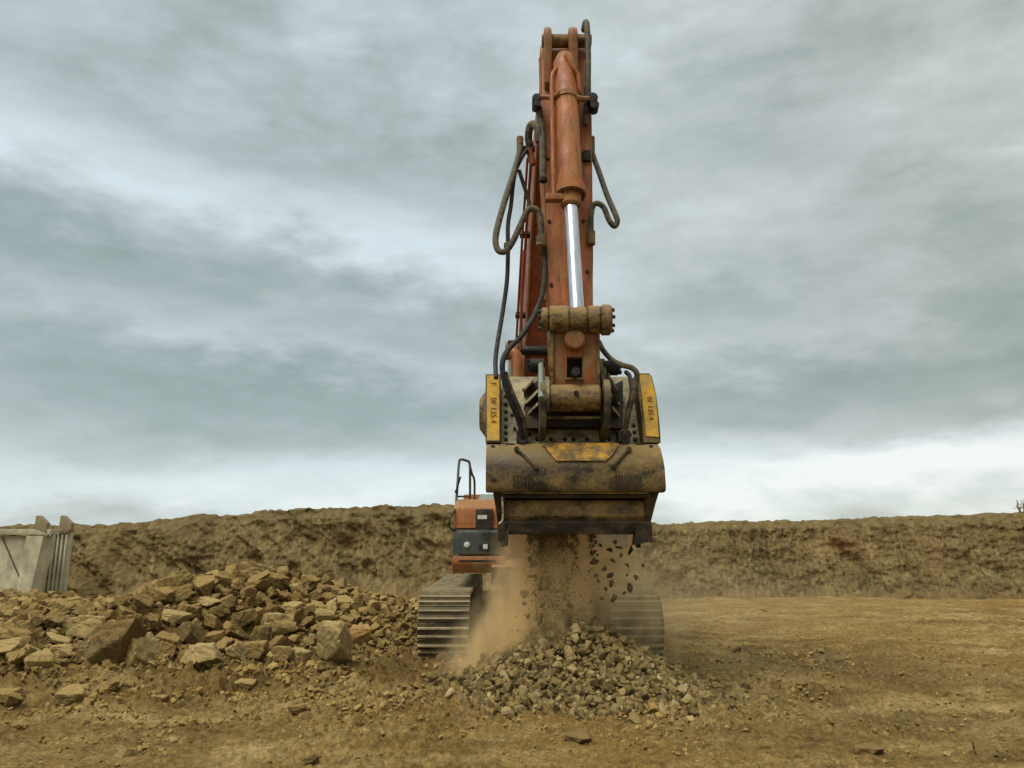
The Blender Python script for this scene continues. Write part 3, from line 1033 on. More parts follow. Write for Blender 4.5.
# keep the biggest apart from each other
sel = []
for p in front:
    if len(sel) >= 296:
        break
    if all((p[1] - q[1]) ** 2 + (p[2] - q[2]) ** 2 < 9 and (p[1] - q[1]) ** 2 + (p[2] - q[2]) ** 2 > (0.42 * (p[0] + q[0])) ** 2 * 1.0 for q in sel):
        sel.append(p)
ss = set(sel)
for i, (s, x, y) in enumerate(sel):
    z = max(pile_z(x, y), gz1(x, y))
    o = put("crushed_stone", STONES[i % 16], (x, y, z + s * .20 + nr.uniform(0, .02)), s * 1.15, (nr.uniform(0, 6), nr.uniform(0, 6), nr.uniform(0, 6)))
    tag(o, "fist-sized angular grey stone lying on the crushed stone pile", "crushed stone", "crushed stones of the pile under the bucket")
pts = [(x, y, max(pile_z(x, y), gz1(x, y)) + s * .1, s) for (s, x, y) in allp if (s, x, y) not in ss]
o = scatter_stuff("crushed_gravel", pts, M["gravel"], 2, 2100, 14, 8)
tag(o, "finer crushed gravel making up the body of the pile", "gravel", None, "stuff")

# ---------------------------------------------------- falling stones
FS = [(526, 545), (531, 562), (540, 548), (533, 580), (537, 596), (603, 546), (612, 541), (622, 545), (634, 540), (640, 548), (618, 556), (627, 562),
      (610, 560), (602, 572), (597, 548), (626, 575), (637, 575), (629, 586), (614, 580), (606, 588), (621, 592), (612, 574), (644, 563), (594, 560),
      (523, 592), (549, 590), (600, 600), (590, 604), (616, 600), (528, 604), (598, 583), (632, 552), (607, 550)]
for i, (px, py) in enumerate(FS):
    Y = 8.55 + nr.uniform(-.12, .2)
    p = at(px + nr.uniform(-4, 4), py + nr.uniform(-3, 3), Y)
    s = .04 + .10 * nr.rand() ** 1.3
    o = put("falling_stone", FALL[i % 8], p, s, (nr.uniform(0, 6), nr.uniform(0, 6), nr.uniform(0, 6)), 1)
    tag(o, "dark angular stone in mid air, separate from the dense stream", "falling stone", "stones dropping singly beneath the bucket")
for i in range(255):
    # dense stream under the left half of the outlet
    px = nr.choice([533, 541, 549, 556, 563, 573, 592], p=[.12, .2, .2, .18, .12, .10, .08]) + nr.normal() * 2.2
    py = 536 + 100 * nr.rand() ** 2.0
    px += nr.normal() * (py - 536) * .09
    p = at(px, py, 8.70 + nr.uniform(-.15, .30))
    s = .022 + .075 * nr.rand() ** 1.6
    o = put("falling_stone", FALL[i % 8], p, s, (nr.uniform(-.3, .3), nr.uniform(-.4, .4), nr.uniform(0, 6)), nr.uniform(1.2, 2.4))
    tag(o, "dark stone within the dense stream pouring down from the bucket", "falling stone", "stones in the dense stream under the bucket")

fp = []
for i in range(8500):
    px = nr.choice([531, 539, 545, 551, 557, 564, 574, 591], p=[.10, .15, .2, .18, .14, .10, .07, .06]) + nr.normal() * 2.0
    py = 534 + 105 * nr.rand() ** 2.3
    px += nr.normal() * (py - 534) * .10
    q = at(px, py, 8.72 + nr.uniform(-.2, .3))
    fp.append((q.x, q.y, q.z, .006 + .022 * nr.rand() ** 2.5))
o = scatter_stuff("falling_fines", fp, M["falling"], 2, 3100, 6, 8)
tag(o, "dark fines raining down under the bucket outlet", "fines", None, "stuff")

# ================================================================== excavator
XC = 0.685            # plane of the arm
ex = tag(empty("excavator", (0.375, 12.8, 0)), "large orange crawler excavator with raised boom and a crusher bucket on its arm", "excavator")

# ---- tracks
IY, IZ, IR = 10.98, 0.47, 0.43
SY, SZ, SR = 14.95, 0.50, 0.45


def track_path():
    """closed oval, sampled evenly"""
    P = []
    for k in range(0, 13):      # front idler, from bottom round the front to the top
        a = -math.pi / 2 - math.pi * k / 12
        P.append((IY + IR * math.cos(a), IZ + IR * math.sin(a)))
    for t in (0.25, .5, .75):
        sag = -0.03 * math.sin(math.pi * t)
        P.append((IY + (SY - IY) * t, IZ + IR + (SZ + SR - IZ - IR) * t + sag))
    for k in range(0, 13):
        a = math.pi / 2 - math.pi * k / 12
        P.append((SY + SR * math.cos(a), SZ + SR * math.sin(a)))
    P.append(P[0])
    return P


def resample(P, n):
    L = [0]
    for a, c in zip(P, P[1:]):
        L.append(L[-1] + math.hypot(c[0] - a[0], c[1] - a[1]))
    out = []
    for k in range(n):
        s = L[-1] * k / n
        i = max(j for j in range(len(L)) if L[j] <= s + 1e-9)
        i = min(i, len(P) - 2)
        t = (s - L[i]) / (L[i + 1] - L[i])
        y = P[i][0] + (P[i + 1][0] - P[i][0]) * t
        z = P[i][1] + (P[i + 1][1] - P[i][1]) * t
        out.append((y, z, math.atan2(P[i + 1][1] - P[i][1], P[i + 1][0] - P[i][0])))
    return out


SW = 0.69
shoe = MB()
shoe.box((0, 0, 0.0), (SW, 0.205, 0.022))
for bx_ in (-.12, -.06, .06, .12):
    shoe.cyl((bx_, -.036, .008), (bx_, -.036, .026), .016, n=8)
nplate = None
shoe0 = shoe.build("track_shoe", M["trackdark"])
shoe_me = shoe0.data
bpy.data.objects.remove(shoe0)
bars = MB()
for gy in (-0.062, 0.042):
    bars.prism([(gy - .017, .008), (gy + .017, .008), (gy + .010, .058), (gy - .010, .058)], -SW / 2 + .005, SW / 2 - .005)
bars0 = bars.build("grousers", M["track"])
_bm = bmesh.new()
_bm.from_mesh(shoe_me)
_n = len(_bm.faces)
_bm.from_mesh(bars0.data)
_bm.faces.ensure_lookup_table()
for _f in _bm.faces[_n:]:
    _f.material_index = 1
_bm.to_mesh(shoe_me)
_bm.free()
shoe_me.materials.append(M["track"])
bpy.data.objects.remove(bars0)

for tx in (-0.915, 1.675):
    links_ = resample(track_path(), 50)
    tb = MB()
    # chain: two link rails just inside the shoes
    n = len(links_)
    for rx in (-.09, .09):
        vs, fs = [], []
        for (y, z, a) in links_:
            ny, nz = -math.sin(a), math.cos(a)
            # normal pointing inwards
            cy0 = (IY + SY) / 2
            for dx in (-.02, .02):
                for dd in (0.015, 0.12):
                    cx_ = min(max(y, IY), SY)
                    iy, iz = (cx_ - y), (0.48 - z)
                    l = math.hypot(iy, iz) or 1
                    vs.append((tx + rx + dx, y + iy / l * dd, z + iz / l * dd))
        for i in range(n):
            j = (i + 1) % n
            for (a_, c_) in ((0, 1), (1, 3), (3, 2), (2, 0)):
                fs.append((i * 4 + a_, i * 4 + c_, j * 4 + c_, j * 4 + a_))
        tb.add(vs, fs)
    trk = tb.build("track", M["trackdark"], ex)
    for (y, z, a) in links_:
        s = bpy.data.objects.new("track_shoe", shoe_me)
        s.location = (tx, y, z)
        # outward normal -> local z
        cx_ = min(max(y, IY), SY)
        oy, oz = y - cx_, z - 0.485
        l = math.hypot(oy, oz)
        s.rotation_euler = (math.atan2(oz / l, oy / l) - math.pi / 2, rng.uniform(-.004, .004), 0)
        link(s, trk)
    fr = MB()
    fr.prism([(IY + .25, .28), (SY - .3, .28), (SY - .35, .66), (IY + 1.0, .70), (IY + .25, .58)], tx - .17, tx + .17)
    fr.build("track_frame", M["trackdark"], trk, .02)
    sgn = 1 if tx < .4 else -1
    MB().lathe((tx - .13, IY, IZ), (tx + .13, IY, IZ), [(0, .30), (.03, .385), (.08, .385), (.10, .35), (.16, .35), (.18, .385), (.23, .385), (.26, .30)], 28).build("idler_wheel", M["trackdark"], trk)
    sp = MB()
    sp.lathe((tx - .10, SY, SZ), (tx + .10, SY, SZ), [(0, .30), (.03, .33), (.17, .33), (.2, .30)], 24)
    for k in range(16):
        a = 2 * math.pi * k / 16
        sp.box((tx, SY + .35 * math.cos(a), SZ + .35 * math.sin(a)), (.07, .06, .06), (a, 0, 0))
    sp.build("sprocket", M["trackdark"], trk)
    for k in range(7):
        y = IY + .62 + k * .47
        MB().lathe((tx - .14, y, .20), (tx + .14, y, .20), [(0, .10), (.02, .115), (.08, .115), (.1, .09), (.18, .09), (.20, .115), (.26, .115), (.28, .10)], 16).build("track_roller", M["trackdark"], trk)
    for y in (IY + 1.3, IY + 2.7):
        MB().cyl((tx - .1, y, .74), (tx + .1, y, .74), .075, n=14).build("carrier_roller", M["trackdark"], trk)

# ---- undercarriage
u = MB()
u.prism([(12.1, .52), (13.9, .52), (13.8, .92), (12.2, .92)], -.25, 1.0)
for sx, x0, x1 in ((-1, -.80, -.2), (1, .95, 1.55)):
    for (ya, yb) in ((11.9, 12.4), (13.6, 14.1)):
        u.prism([(ya, .40), (yb, .40), (yb, .72), (ya, .78)], x0, x1)
u.build("undercarriage_frame", M["trackdark"], ex, .03)
MB().cyl((.375, 13.0, .90), (.375, 13.0, 1.14), .72, n=40).build("slewing_ring", M["trackdark"], ex)

# ---- upper structure
XL, XR = -.87, 1.86
h = MB()
h.prism([(11.35, 1.24), (11.55, 1.13), (15.6, 1.13), (15.6, 1.34), (11.4, 1.34)], -.30, 1.15)
h.prism([(12.2, 1.14), (15.55, 1.14), (15.55, 1.33), (12.2, 1.33)], XL, XR)
h.build("deck", M["orange_body"], ex, .02)
h = MB()
h.prism([(13.4, 1.34), (15.8, 1.34), (15.95, 1.6), (15.95, 2.25), (15.6, 2.42), (13.4, 2.42)], XL + .02, XR - .02)
eng = h.build("engine_housing", M["orange_body"], ex, .05)
MB().cyl((.1, 14.6, 2.42), (.1, 14.6, 2.62), .06, n=14).build("exhaust_pipe", M["dark"], eng)
cw = MB()
cw.prism([(15.95, 1.15), (16.5, 1.25), (16.6, 1.8), (16.45, 2.3), (15.97, 2.35)], XL + .02, XR - .02)
cw.build("counterweight", M["orange_body"], ex, .08)

# side box on the excavator's right (left in the photograph)
tbx = MB()
tbx.prism([(11.55, 1.80), (12.9, 1.80), (12.9, 2.24), (11.72, 2.24), (11.58, 2.10)], XL, -.14)
box_ = tbx.build("tool_box", M["orange_body"], ex, .03)
# recessed dark vent panel with a white sticker
p = at(486, 519, 11.53)
q0, q1 = at(475.5, 530, 11.52), at(493, 509, 11.52)
MB().box(((q0.x + q1.x) / 2, 11.545, (q0.z + q1.z) / 2), (q1.x - q0.x, .06, q1.z - q0.z)).build("vent_panel", M["black"], box_, .02)
q0, q1 = at(477.5, 519, 11.5), at(487, 515, 11.5)
MB().box(((q0.x + q1.x) / 2, 11.512, (q0.z + q1.z) / 2), (q1.x - q0.x, .006, q1.z - q0.z)).build("sticker", M["white"], box_)
MB().box((-.52, 11.57, 1.87), (.66, .03, .02)).build("seam_strip", M["mudorange"], box_, .004)
# dark glazed lamp box below
lb = MB()
lb.prism([(11.40, 1.42), (12.9, 1.42), (12.9, 1.785), (11.50, 1.785), (11.44, 1.74)], XL - .01, -.19)
lamp = lb.build("front_locker", M["glass"], ex, .03)
q = at(467, 545, 11.38)
MB().lathe((q.x, 11.36, q.z), (q.x, 11.45, q.z), [(0, .025), (.02, .045), (.09, .045)], 16).build("lamp", M["white"], lamp)
q = at(484, 546, 11.38)
MB().box((q.x, 11.405, q.z), (.15, .03, .12)).build("lamp_bracket", M["black"], lamp, .01)
MB().box((q.x + .02, 11.384, q.z - .01), (.07, .02, .07)).build("lamp_lens", M["white"], lamp, .01)
st = MB()
st.prism([(11.36, 1.30), (11.42, 1.16), (12.6, 1.16), (12.6, 1.40), (11.38, 1.40)], XL, -.10)
st.build("front_step", M["mudorange"], ex, .025)
MB().box((-.5, 11.375, 1.33), (.55, .03, .03)).build("step_tread", M["dark"], ex, .005)
# grey hood behind the tool box
g0 = at(476, 504, 12.6); g1 = at(498, 494, 12.6)
MB().prism([(12.45, 2.2), (13.3, 2.2), (13.2, g1.z), (12.6, g1.z)], 0, 1, lambda y, z: (g0.x, g1.x + .35) if z < 2.3 else (g0.x + .08, g1.x + .2)).build("grey_cover", M["grey"], ex, .02)

# handrail
hr = MB()
Y1 = 12.0
hr.tube([at(455, 530, 11.6), at(456, 505, 11.7), at(457.5, 485, 11.8), at(459, 463, 11.9), at(461, 459.5, 11.9), at(466, 460.5, 11.95), at(469.5, 463, 12), at(470, 475, 12), at(470, 500, 12.1)], .020, 8, 5)
hr.tube([at(470, 466, 12.0), at(472, 474, 12.1), at(474.4, 481, 12.2), at(474.4, 503, 12.3)], .018)
hr.tube([at(456.5, 496.5, 11.75), at(470, 496.5, 12.05)], .015)
hr.build("handrail", M["rail"], ex)
MB().tube([at(455.5, 509, 11.6), at(452, 515, 11.5), at(449, 522, 11.45), at(449.5, 526, 11.45), at(452, 529.5, 11.45), at(457, 530, 11.5)], .016).build("grab_handle", M["hose_dark"], ex)
MB().tube([at(456.3, 492, 11.7), at(458, 485, 11.6), at(460.5, 477, 11.5)], .014).build("mirror_arm", M["hose_dark"], ex)
MB().box(at(456.3, 491.5, 11.72), (.05, .04, .04)).build("rail_clamp", M["dark"], ex, .01)

# cab on the excavator's left (mostly behind the bucket)
c = MB()
c.prism([(11.5, 1.36), (13.2, 1.36), (13.2, 2.95), (12.0, 3.0), (11.62, 2.3)], 1.02, 1.80)
cab = c.build("cab", M["orange_body"], ex, .05)
MB().prism([(11.585, 2.26), (11.605, 2.26), (11.955, 2.93), (11.935, 2.93)], 1.09, 1.73).build("windscreen", M["glass"], cab)
MB().box((1.41, 11.50, 1.85), (.60, .02, .62), (R(-6), 0, 0)).build("lower_window", M["glass"], cab)
MB().box((1.812, 12.3, 2.45), (.02, 1.0, .75)).build("side_window", M["glass"], cab)

# ---- boom
def bx(y):
    return XC - max(0, y - 9.0) * 0.095


BW = .31
bm_ = MB()
bprof = [(12.35, 1.60), (11.75, 2.4), (10.85, 4.1), (10.05, 5.6), (9.25, 6.72), (8.95, 7.1), (8.98, 7.45), (9.35, 7.55), (10.4, 6.7), (11.55, 5.0), (12.3, 3.0), (12.75, 1.75)]
bm_.prism(bprof, 0, 0, lambda y, z: (bx(y) - BW, bx(y) + BW))
boom = bm_.build("boom", M["boom"], ex, .02)
# edge flanges along the underside
fl = MB()
for s in (-1, 1):
    for a, c_ in zip(bprof[:5], bprof[1:6]):
        p0 = Vector((bx(a[0]) + s * (BW + .012), a[0], a[1])); p1 = Vector((bx(c_[0]) + s * (BW + .012), c_[0], c_[1]))
        fl.tube([p0, p1], .022, 6, 1)
fl.build("weld_flange", M["mudorange"], boom)
# steel pipes along the boom's right side (left in the picture)
for k, (dx, r) in enumerate(((.055, .020), (.105, .018))):
    t_ = MB()
    t_.tube([(bx(12.2) - BW - dx, 12.1, 2.6), (bx(11.3) - BW - dx, 11.2, 4.3), (bx(10.4) - BW - dx, 10.3, 5.7), (bx(9.6) - BW - dx, 9.55, 6.75)], r)
    t_.build("boom_pipe", M["boom"], boom)
for (y, z) in ((11.5, 3.75), (10.85, 4.9), (10.2, 5.9)):
    MB().box((bx(y) - BW - .07, y, z), (.16, .08, .07), (R(-30), 0, 0)).build("pipe_clamp", M["dark"], boom, .01)
# boom cylinders
for s in (-1, 1):
    x0 = bx(11.0) + s * .48 - .02
    p_top = Vector((x0, 10.55, 4.28)); p_bot = Vector((x0, 11.45, 1.45))
    dv = (p_top - p_bot)
    mid = p_bot + dv * .60
    cyl_ = MB()
    cyl_.lathe(p_bot, mid, [(0, .08), (.02, .105), ((mid - p_bot).length - .12, .105), ((mid - p_bot).length - .11, .125), ((mid - p_bot).length, .12)], 20)
    bc = cyl_.build("boom_cylinder", M["orange"], ex)
    MB().cyl(mid, p_top, .055, n=16).build("cylinder_rod", M["chrome"], bc)
    MB().cyl((x0 - .09, 10.55, 4.28), (x0 + .09, 10.55, 4.28), .135, n=20).build("rod_eye", M["orange"], bc)
MB().cyl((bx(10.55) - .52, 10.62, 4.30), (bx(10.55) + .52, 10.62, 4.30), .07, n=16).build("boom_pin", M["dark"], boom)
# red elbow and bracket seen beside the boom above the bucket
el = MB()
el.tube([at(509, 352, 10.2), at(513, 352, 10.15), at(517, 357, 10.12), at(518, 366, 10.1), at(518, 384, 10.1)], .075, 12)
el.build("pipe_elbow", M["orange"], boom)
MB().box(at(511.5, 344, 10.2), (.10, .08, .09)).build("pipe_flange", M["dark"], boom, .01)

# ---- stick
def sw(y, z):
    w = np.interp(z, [3.0, 4.4, 7.0, 8.0], [.235, .262, .305, .315])
    return (XC - w, XC + w - np.interp(z, [4.4, 7.0], [.030, .005]))


sprof = [(8.38, 3.05), (8.36, 3.4), (8.46, 4.4), (8.62, 6.2), (8.78, 7.75), (8.86, 7.98), (9.18, 8.02), (9.34, 7.8), (9.42, 6.9), (9.10, 5.4), (8.80, 3.4), (8.70, 3.05)]
stick = MB().prism(sprof, 0, 0, sw).build("stick", M["orange"], ex, .018)
# light weld edge strips on both front corners
e_ = MB()
for s in (0, 1):
    pts_ = []
    for (y, z) in sprof[1:5]:
        xs2 = sw(y, z)
        pts_.append((xs2[s] + (-.010 if s == 0 else .010), y + .02, z))
    e_.tube(pts_, .018, 6, 3)
e_.build("edge_weld", M["mudorange"], stick)
# bolts on the stick's front
for (px, py) in ((549, 222), (583, 222), (548, 160), (585, 160), (551, 285), (587, 272)):
    p = at(px, py, 8.46 + (300 - py) * .0013)
    MB().cyl((p.x, p.y + .05, p.z), (p.x, p.y - .03, p.z), .022, n=8).build("stud", M["dark"], stick)
# end ears with rounded heads
for px, w_ in ((547.5, .10), (572.5, .115)):
    p = at(px, 48, 8.72)
    prof = [(8.98, p.z - .75), (8.62, p.z - .55)]
    for k in range(9):
        a = math.pi * (1.15 - k / 8 * 1.2)
        prof.append((8.70 + .17 * math.cos(a), p.z + .08 + .17 * math.sin(a)))
    prof.append((9.05, p.z - .2))
    MB().prism(prof, p.x - w_ / 2, p.x + w_ / 2).build("stick_ear", M["mudorange"], stick, .045)
p = at(560, 45, 8.8)
MB().cyl((XC - .30, 8.72, p.z), (XC + .34, 8.72, p.z), .085, n=18).build("cylinder_pin", M["mudboss"], stick)
MB().cyl((XC - .42, 9.05, 7.25), (XC + .42, 9.05, 7.25), .10, n=18).build("boom_tip_pin", M["dark"], stick)
# stick cylinder on top of the boom, behind
sc0, sc1 = Vector((XC, 9.15, 7.85)), Vector((bx(11.2), 11.3, 6.1))
stc = MB().cyl(sc1, sc1 + (sc0 - sc1) * .55, .12, n=18).build("stick_cylinder", M["orange"], ex)
MB().cyl(sc1 + (sc0 - sc1) * .55, sc0, .06, n=14).build("cylinder_rod", M["chrome"], stc)

# ---- bucket cylinder on the front of the stick
c_top = Vector((XC - .02, 8.58, 7.62)); g_bot = at(571, 207, 8.20)
pin = at(576.5, 320, 7.90)
pin.x = XC + .025
L = (g_bot - c_top).length
bcy = MB().lathe(c_top, g_bot, [(0, .10), (.12, .145), (L - .40, .145), (L - .33, .155), (L - .28, .155), (L - .27, .18), (L - .16, .182), (L - .15, .125), (L - .02, .12), (L, .10)], 32).build("bucket_cylinder", M["orange"], ex)
MB().cyl(g_bot, pin, .078, n=24).build("cylinder_rod", M["chrome"], bcy)
gb = MB()
ax = (g_bot - c_top).normalized()
uu = ax.orthogonal().normalized(); ww = ax.cross(uu)
for k in range(16):
    a = 2 * math.pi * k / 16
    q = c_top + ax * (L - .16) + (uu * math.cos(a) + ww * math.sin(a)) * .155
    gb.cyl(q, q + ax * .03, .014, n=6)
gb.build("gland_bolts", M["dark"], bcy)
# supply pipes of the cylinder
MB().tube([at(566, 55, 8.40), at(573, 68, 8.40), at(578, 76, 8.42), at(580, 92, 8.44), at(583, 98, 8.5)], .030, 10).build("supply_pipe", M["orange"], bcy)
MB().tube([at(557, 68, 8.45), at(552.5, 76, 8.42), at(552, 100, 8.38), at(553, 150, 8.28), at(554, 196, 8.18)], .028, 10).build("supply_pipe", M["orange"], bcy)
MB().box(at(556.5, 198, 8.18), (.26, .12, .08)).build("pipe_block", M["orange"], bcy, .02)
# clamp band
p = at(566, 99, 8.45)
cb = MB()
_t = (c_top.z - p.z) / (c_top.z - g_bot.z)
_q = c_top + (g_bot - c_top) * _t
_a = (g_bot - c_top).normalized()
cb.lathe(_q - _a * .04, _q + _a * .04, [(0, .150), (.005, .160), (.075, .160), (.08, .150)], 28)
cb.tube([at(537, 97.5, 8.62), at(546, 97, 8.5), at(553, 97, 8.42), at(560, 93, 8.33)], .032, 8)
cb.tube([at(576, 98, 8.36), at(584, 99, 8.45), at(592, 98, 8.5)], .036, 8)
band = cb.build("clamp_band", M["mudorange"], bcy)
for px, py, r in ((536.5, 100, .055), (537, 106, .045), (592, 100, .07), (594, 107, .06)):
    p = at(px, py, 8.52)
    MB().cyl((p.x, p.y - .07, p.z), (p.x, p.y + .09, p.z), r, n=10).build("clamp_bolt", M["dark"], band)

# ---- links between stick and bucket
def cx(pA, pB, py, Y, r, name, mat, parent, n=24):
    a, c_ = at(pA, py, Y), at(pB, py, Y)
    return MB().lathe((a.x, Y, a.z), (c_.x, Y, c_.z), [(0, r - .02), (.02, r), (c_.x - a.x - .02, r), (c_.x - a.x, r - .02)], n).build(name, mat, parent)


lk = cx(549, 569, 320, 7.9, .155, "link", M["mudboss"], ex)
cx(569.3, 587, 320, 7.88, .142, "rod_eye", M["mudboss"], lk)
cx(587.3, 600, 320, 7.9, .155, "pin_boss", M["mudboss"], lk)
cx(600.3, 611, 320, 7.9, .168, "pin_boss", M["mudboss"], lk)
cx(541, 548.6, 320, 7.9, .135, "pin_boss", M["mudboss"], lk)
for k in range(8):
    a = 2 * math.pi * k / 8
    p = at(611, 320, 7.9)
    MB().cyl((p.x - .01, 7.9 + .12 * math.cos(a), p.z + .12 * math.sin(a)), (p.x + .03, 7.9 + .12 * math.cos(a), p.z + .12 * math.sin(a)), .02, n=6).build("bolt", M["dark"], lk)
    p = at(541, 320, 7.9)
    MB().cyl((p.x - .03, 7.9 + .10 * math.cos(a), p.z + .10 * math.sin(a)), (p.x + .01, 7.9 + .10 * math.cos(a), p.z + .10 * math.sin(a)), .018, n=6).build("bolt", M["dark"], lk)


def slab(mb, pxa, pxb, pya, pyb, Ya, Yb, th, flare=0):
    """plate between two pixel rows, leaning from Ya (top) to Yb (bottom)"""
    vs = []
    for (py, Y, fx) in ((pya, Ya, 0), (pyb, Yb, flare)):
        for px in (pxa - fx, pxb + fx):
            q = at(px, py, Y)
            vs += [q, q + Vector((0, th, 0))]
    return mb.add(vs, [(0, 2, 6, 4), (1, 5, 7, 3), (0, 4, 5, 1), (2, 3, 7, 6), (0, 1, 3, 2), (4, 6, 7, 5)])


h = MB()
slab(h, 553.5, 567, 326, 392, 7.90, 7.98, .14)
slab(h, 582.5, 597.5, 326, 392, 7.90, 7.98, .14)
slab(h, 567, 582.5, 330, 357, 7.903, 7.935, .12)
slab(h, 567, 582.5, 379, 392, 7.962, 7.983, .12)
hl = h.build("link_plate", M["mudorange"], lk, .012)
for fa, fb in ((550.5, 553.4), (597.6, 600)):
    h = MB()
    slab(h, fa, fb, 326, 392, 7.86, 7.94, .24)
    h.build("link_flange", M["mudboss"], lk, .006)
# round end of the rod eye and window rim
p = at(575, 339, 7.84)
MB().lathe((p.x, 7.83, p.z), (p.x, 7.95, p.z), [(0, .09), (.02, .112), (.12, .112)], 28).build("round_cap", M["mudorange"], lk)
MB().lathe((p.x, 7.80, p.z - .36), (p.x, 8.02, p.z - .36), [(0, .045), (.22, .045)], 14).build("grease_fitting", M["dark"], lk)
h = MB()
slab(h, 565.5, 584, 377.3, 380, 7.93, 7.935, .05)
h.build("window_sill", M["mudboss"], lk, .006)
h = MB()
slab(h, 562, 588, 350, 384, 8.07, 8.12, .03)
h.build("window_shade_panel", M["dark"], lk, .004)  # added dark panel, stands in for the shade inside the link window
# side links to the stick
for px in (553, 596):
    a, c_ = at(px, 320, 8.0), at(px, 330, 8.55)
    MB().prism([(7.82, a.z - .10), (7.82, a.z + .10), (8.6, a.z + .02), (8.6, a.z - .22)], a.x - .035, a.x + .035).build("rocker_arm", M["mudboss"], ex, .015)
low = cx(550, 600, 398, 7.98, .145, "pin_drum", M["mudboss"], lk)
MB().cyl(at(576, 393, 7.80), at(576, 393, 7.90), .028, n=10).build("grease_plug", M["dark"], lk)

# ================================================================== crusher bucket
bw0, bw1 = at(486, 470, 8.05).x, at(664, 470, 8.05).x
CX = (bw0 + bw1) / 2
hood_prof = [(8.36, 2.67), (8.16, 2.635), (8.06, 2.575), (7.99, 2.46), (7.962, 2.36), (7.962, 2.16), (7.985, 2.115), (8.10, 2.11), (9.35, 2.20), (9.55, 2.6), (9.45, 3.0), (8.62, 3.06)]


def hood_x(y, z):
    f = np.interp(z, [2.1, 2.3, 2.6, 2.7, 3.1], [1.0, 1.0, .975, .955, .94])
    return (bw0, CX + (bw1 - CX) * f)


bk = MB().prism(hood_prof, 0, 0, hood_x).build("crusher_bucket", M["bucket"], ex, .02)
# bolted mounting plate sloping back
def pl(u_, v_, off=0.0):
    """u across 0..1, v up 0..1 on the sloping plate"""
    x = at(501, 440, 8.36).x * (1 - u_) + at(640, 440, 8.36).x * u_
    y = 8.34 + (8.80 - 8.34) * v_ - off * .86
    z = 2.665 + (3.52 - 2.665) * v_ + off * .5
    return Vector((x, y, z))


h = MB()
A = [pl(0, 0), pl(1, 0), pl(1, 1), pl(0, 1)]
Bk = [q + Vector((0, .12, -.06)) for q in A]
h.add(A + Bk, [(0, 1, 2, 3), (7, 6, 5, 4), (0, 4, 5, 1), (1, 5, 6, 2), (2, 6, 7, 3), (3, 7, 4, 0)])
h.build("mounting_plate", M["plate"], bk, .006)
bolt_me = None
spots = [(.035, v) for v in (.05, .14, .23, .34, .45, .56, .68)] + [(.965, v) for v in (.05, .15, .25)] + \
        [(u_, .05) for u_ in (.16, .26, .36, .46, .52, .62, .72, .78)] + \
        [(.90, .22), (.93, .35), (.88, .42), (.90, .58), (.93, .12), (.86, .10), (.20, .12), (.10, .20), (.08, .40), (.10, .62), (.17, .78), (.24, .86), (.86, .80)]
for (u_, v) in spots:
    q = pl(u_, v, 0.0)
    n_ = Vector((0, -.86, .5))
    o = MB().cyl(q - n_ * .01, q + n_ * .025, .022, n=6)
    o.build("bolt", M["dark"], bk)
# bucket shell behind (jaw box) rising to the mouth
h = MB()
h.prism([(8.85, 3.05), (9.75, 2.4), (10.0, 3.1), (9.55, 3.50), (8.95, 3.44)], bw0 + .20, bw1 - .22)
h.build("jaw_box", M["bucket_dark"], bk, .02)

# side casings with yellow stickers
def casing(name, pts_front, th=1.25):
    vs = []
    for (px, py, Y) in pts_front:
        vs.append(at(px, py, Y))
    n = len(vs)
    back = [q + Vector((0, th, 0)) for q in vs]
    return MB().add(vs + back, [tuple(range(n)), tuple(range(2 * n - 1, n - 1, -1))] + [(i, i + n, (i + 1) % n + n, (i + 1) % n) for i in range(n)]).build(name, M["bucket"], bk, .012)


YB, YT = 8.14, 8.34
casing("side_casing", [(485.5, 442.5, YB), (500.5, 442.5, YB), (500.5, 374, YT), (485.5, 374, YT)])
casing("side_casing", [(644, 442.5, YB), (661, 442.5, YB), (660, 425, YB + .04), (656.5, 395, YT - .05), (652, 376, YT), (649, 373, YT + .02), (636.5, 373, YT + .02)])


def sticker(name, quad, th, mat, parent):
    vs = [at(*q) for q in quad]
    n = len(vs)
    back = [q + Vector((0, th, 0)) for q in vs]
    return MB().add(vs + back, [tuple(range(n)), tuple(range(2 * n - 1, n - 1, -1))] + [(i, i + n, (i + 1) % n + n, (i + 1) % n) for i in range(n)]).build(name, mat, parent, 0, False)


s1 = sticker("yellow_sticker", [(487, 440.5, YB - .004), (499.3, 440.5, YB - .004), (499.3, 375.5, YT - .010), (487, 375.5, YT - .010)], .01, M["label"], bk)
s2 = sticker("yellow_sticker", [(646, 436, YB + .008), (659, 437, YB + .002), (655.7, 395, YT - .072), (650.8, 375.5, YT - .014), (639, 374.5, YT - .008), (642, 395, YT - .072)], .01, M["label"], bk)
s1["label"] = "upright yellow sticker with dark vertical lettering"
s2["label"] = "slanting yellow sticker with faded brown lettering"


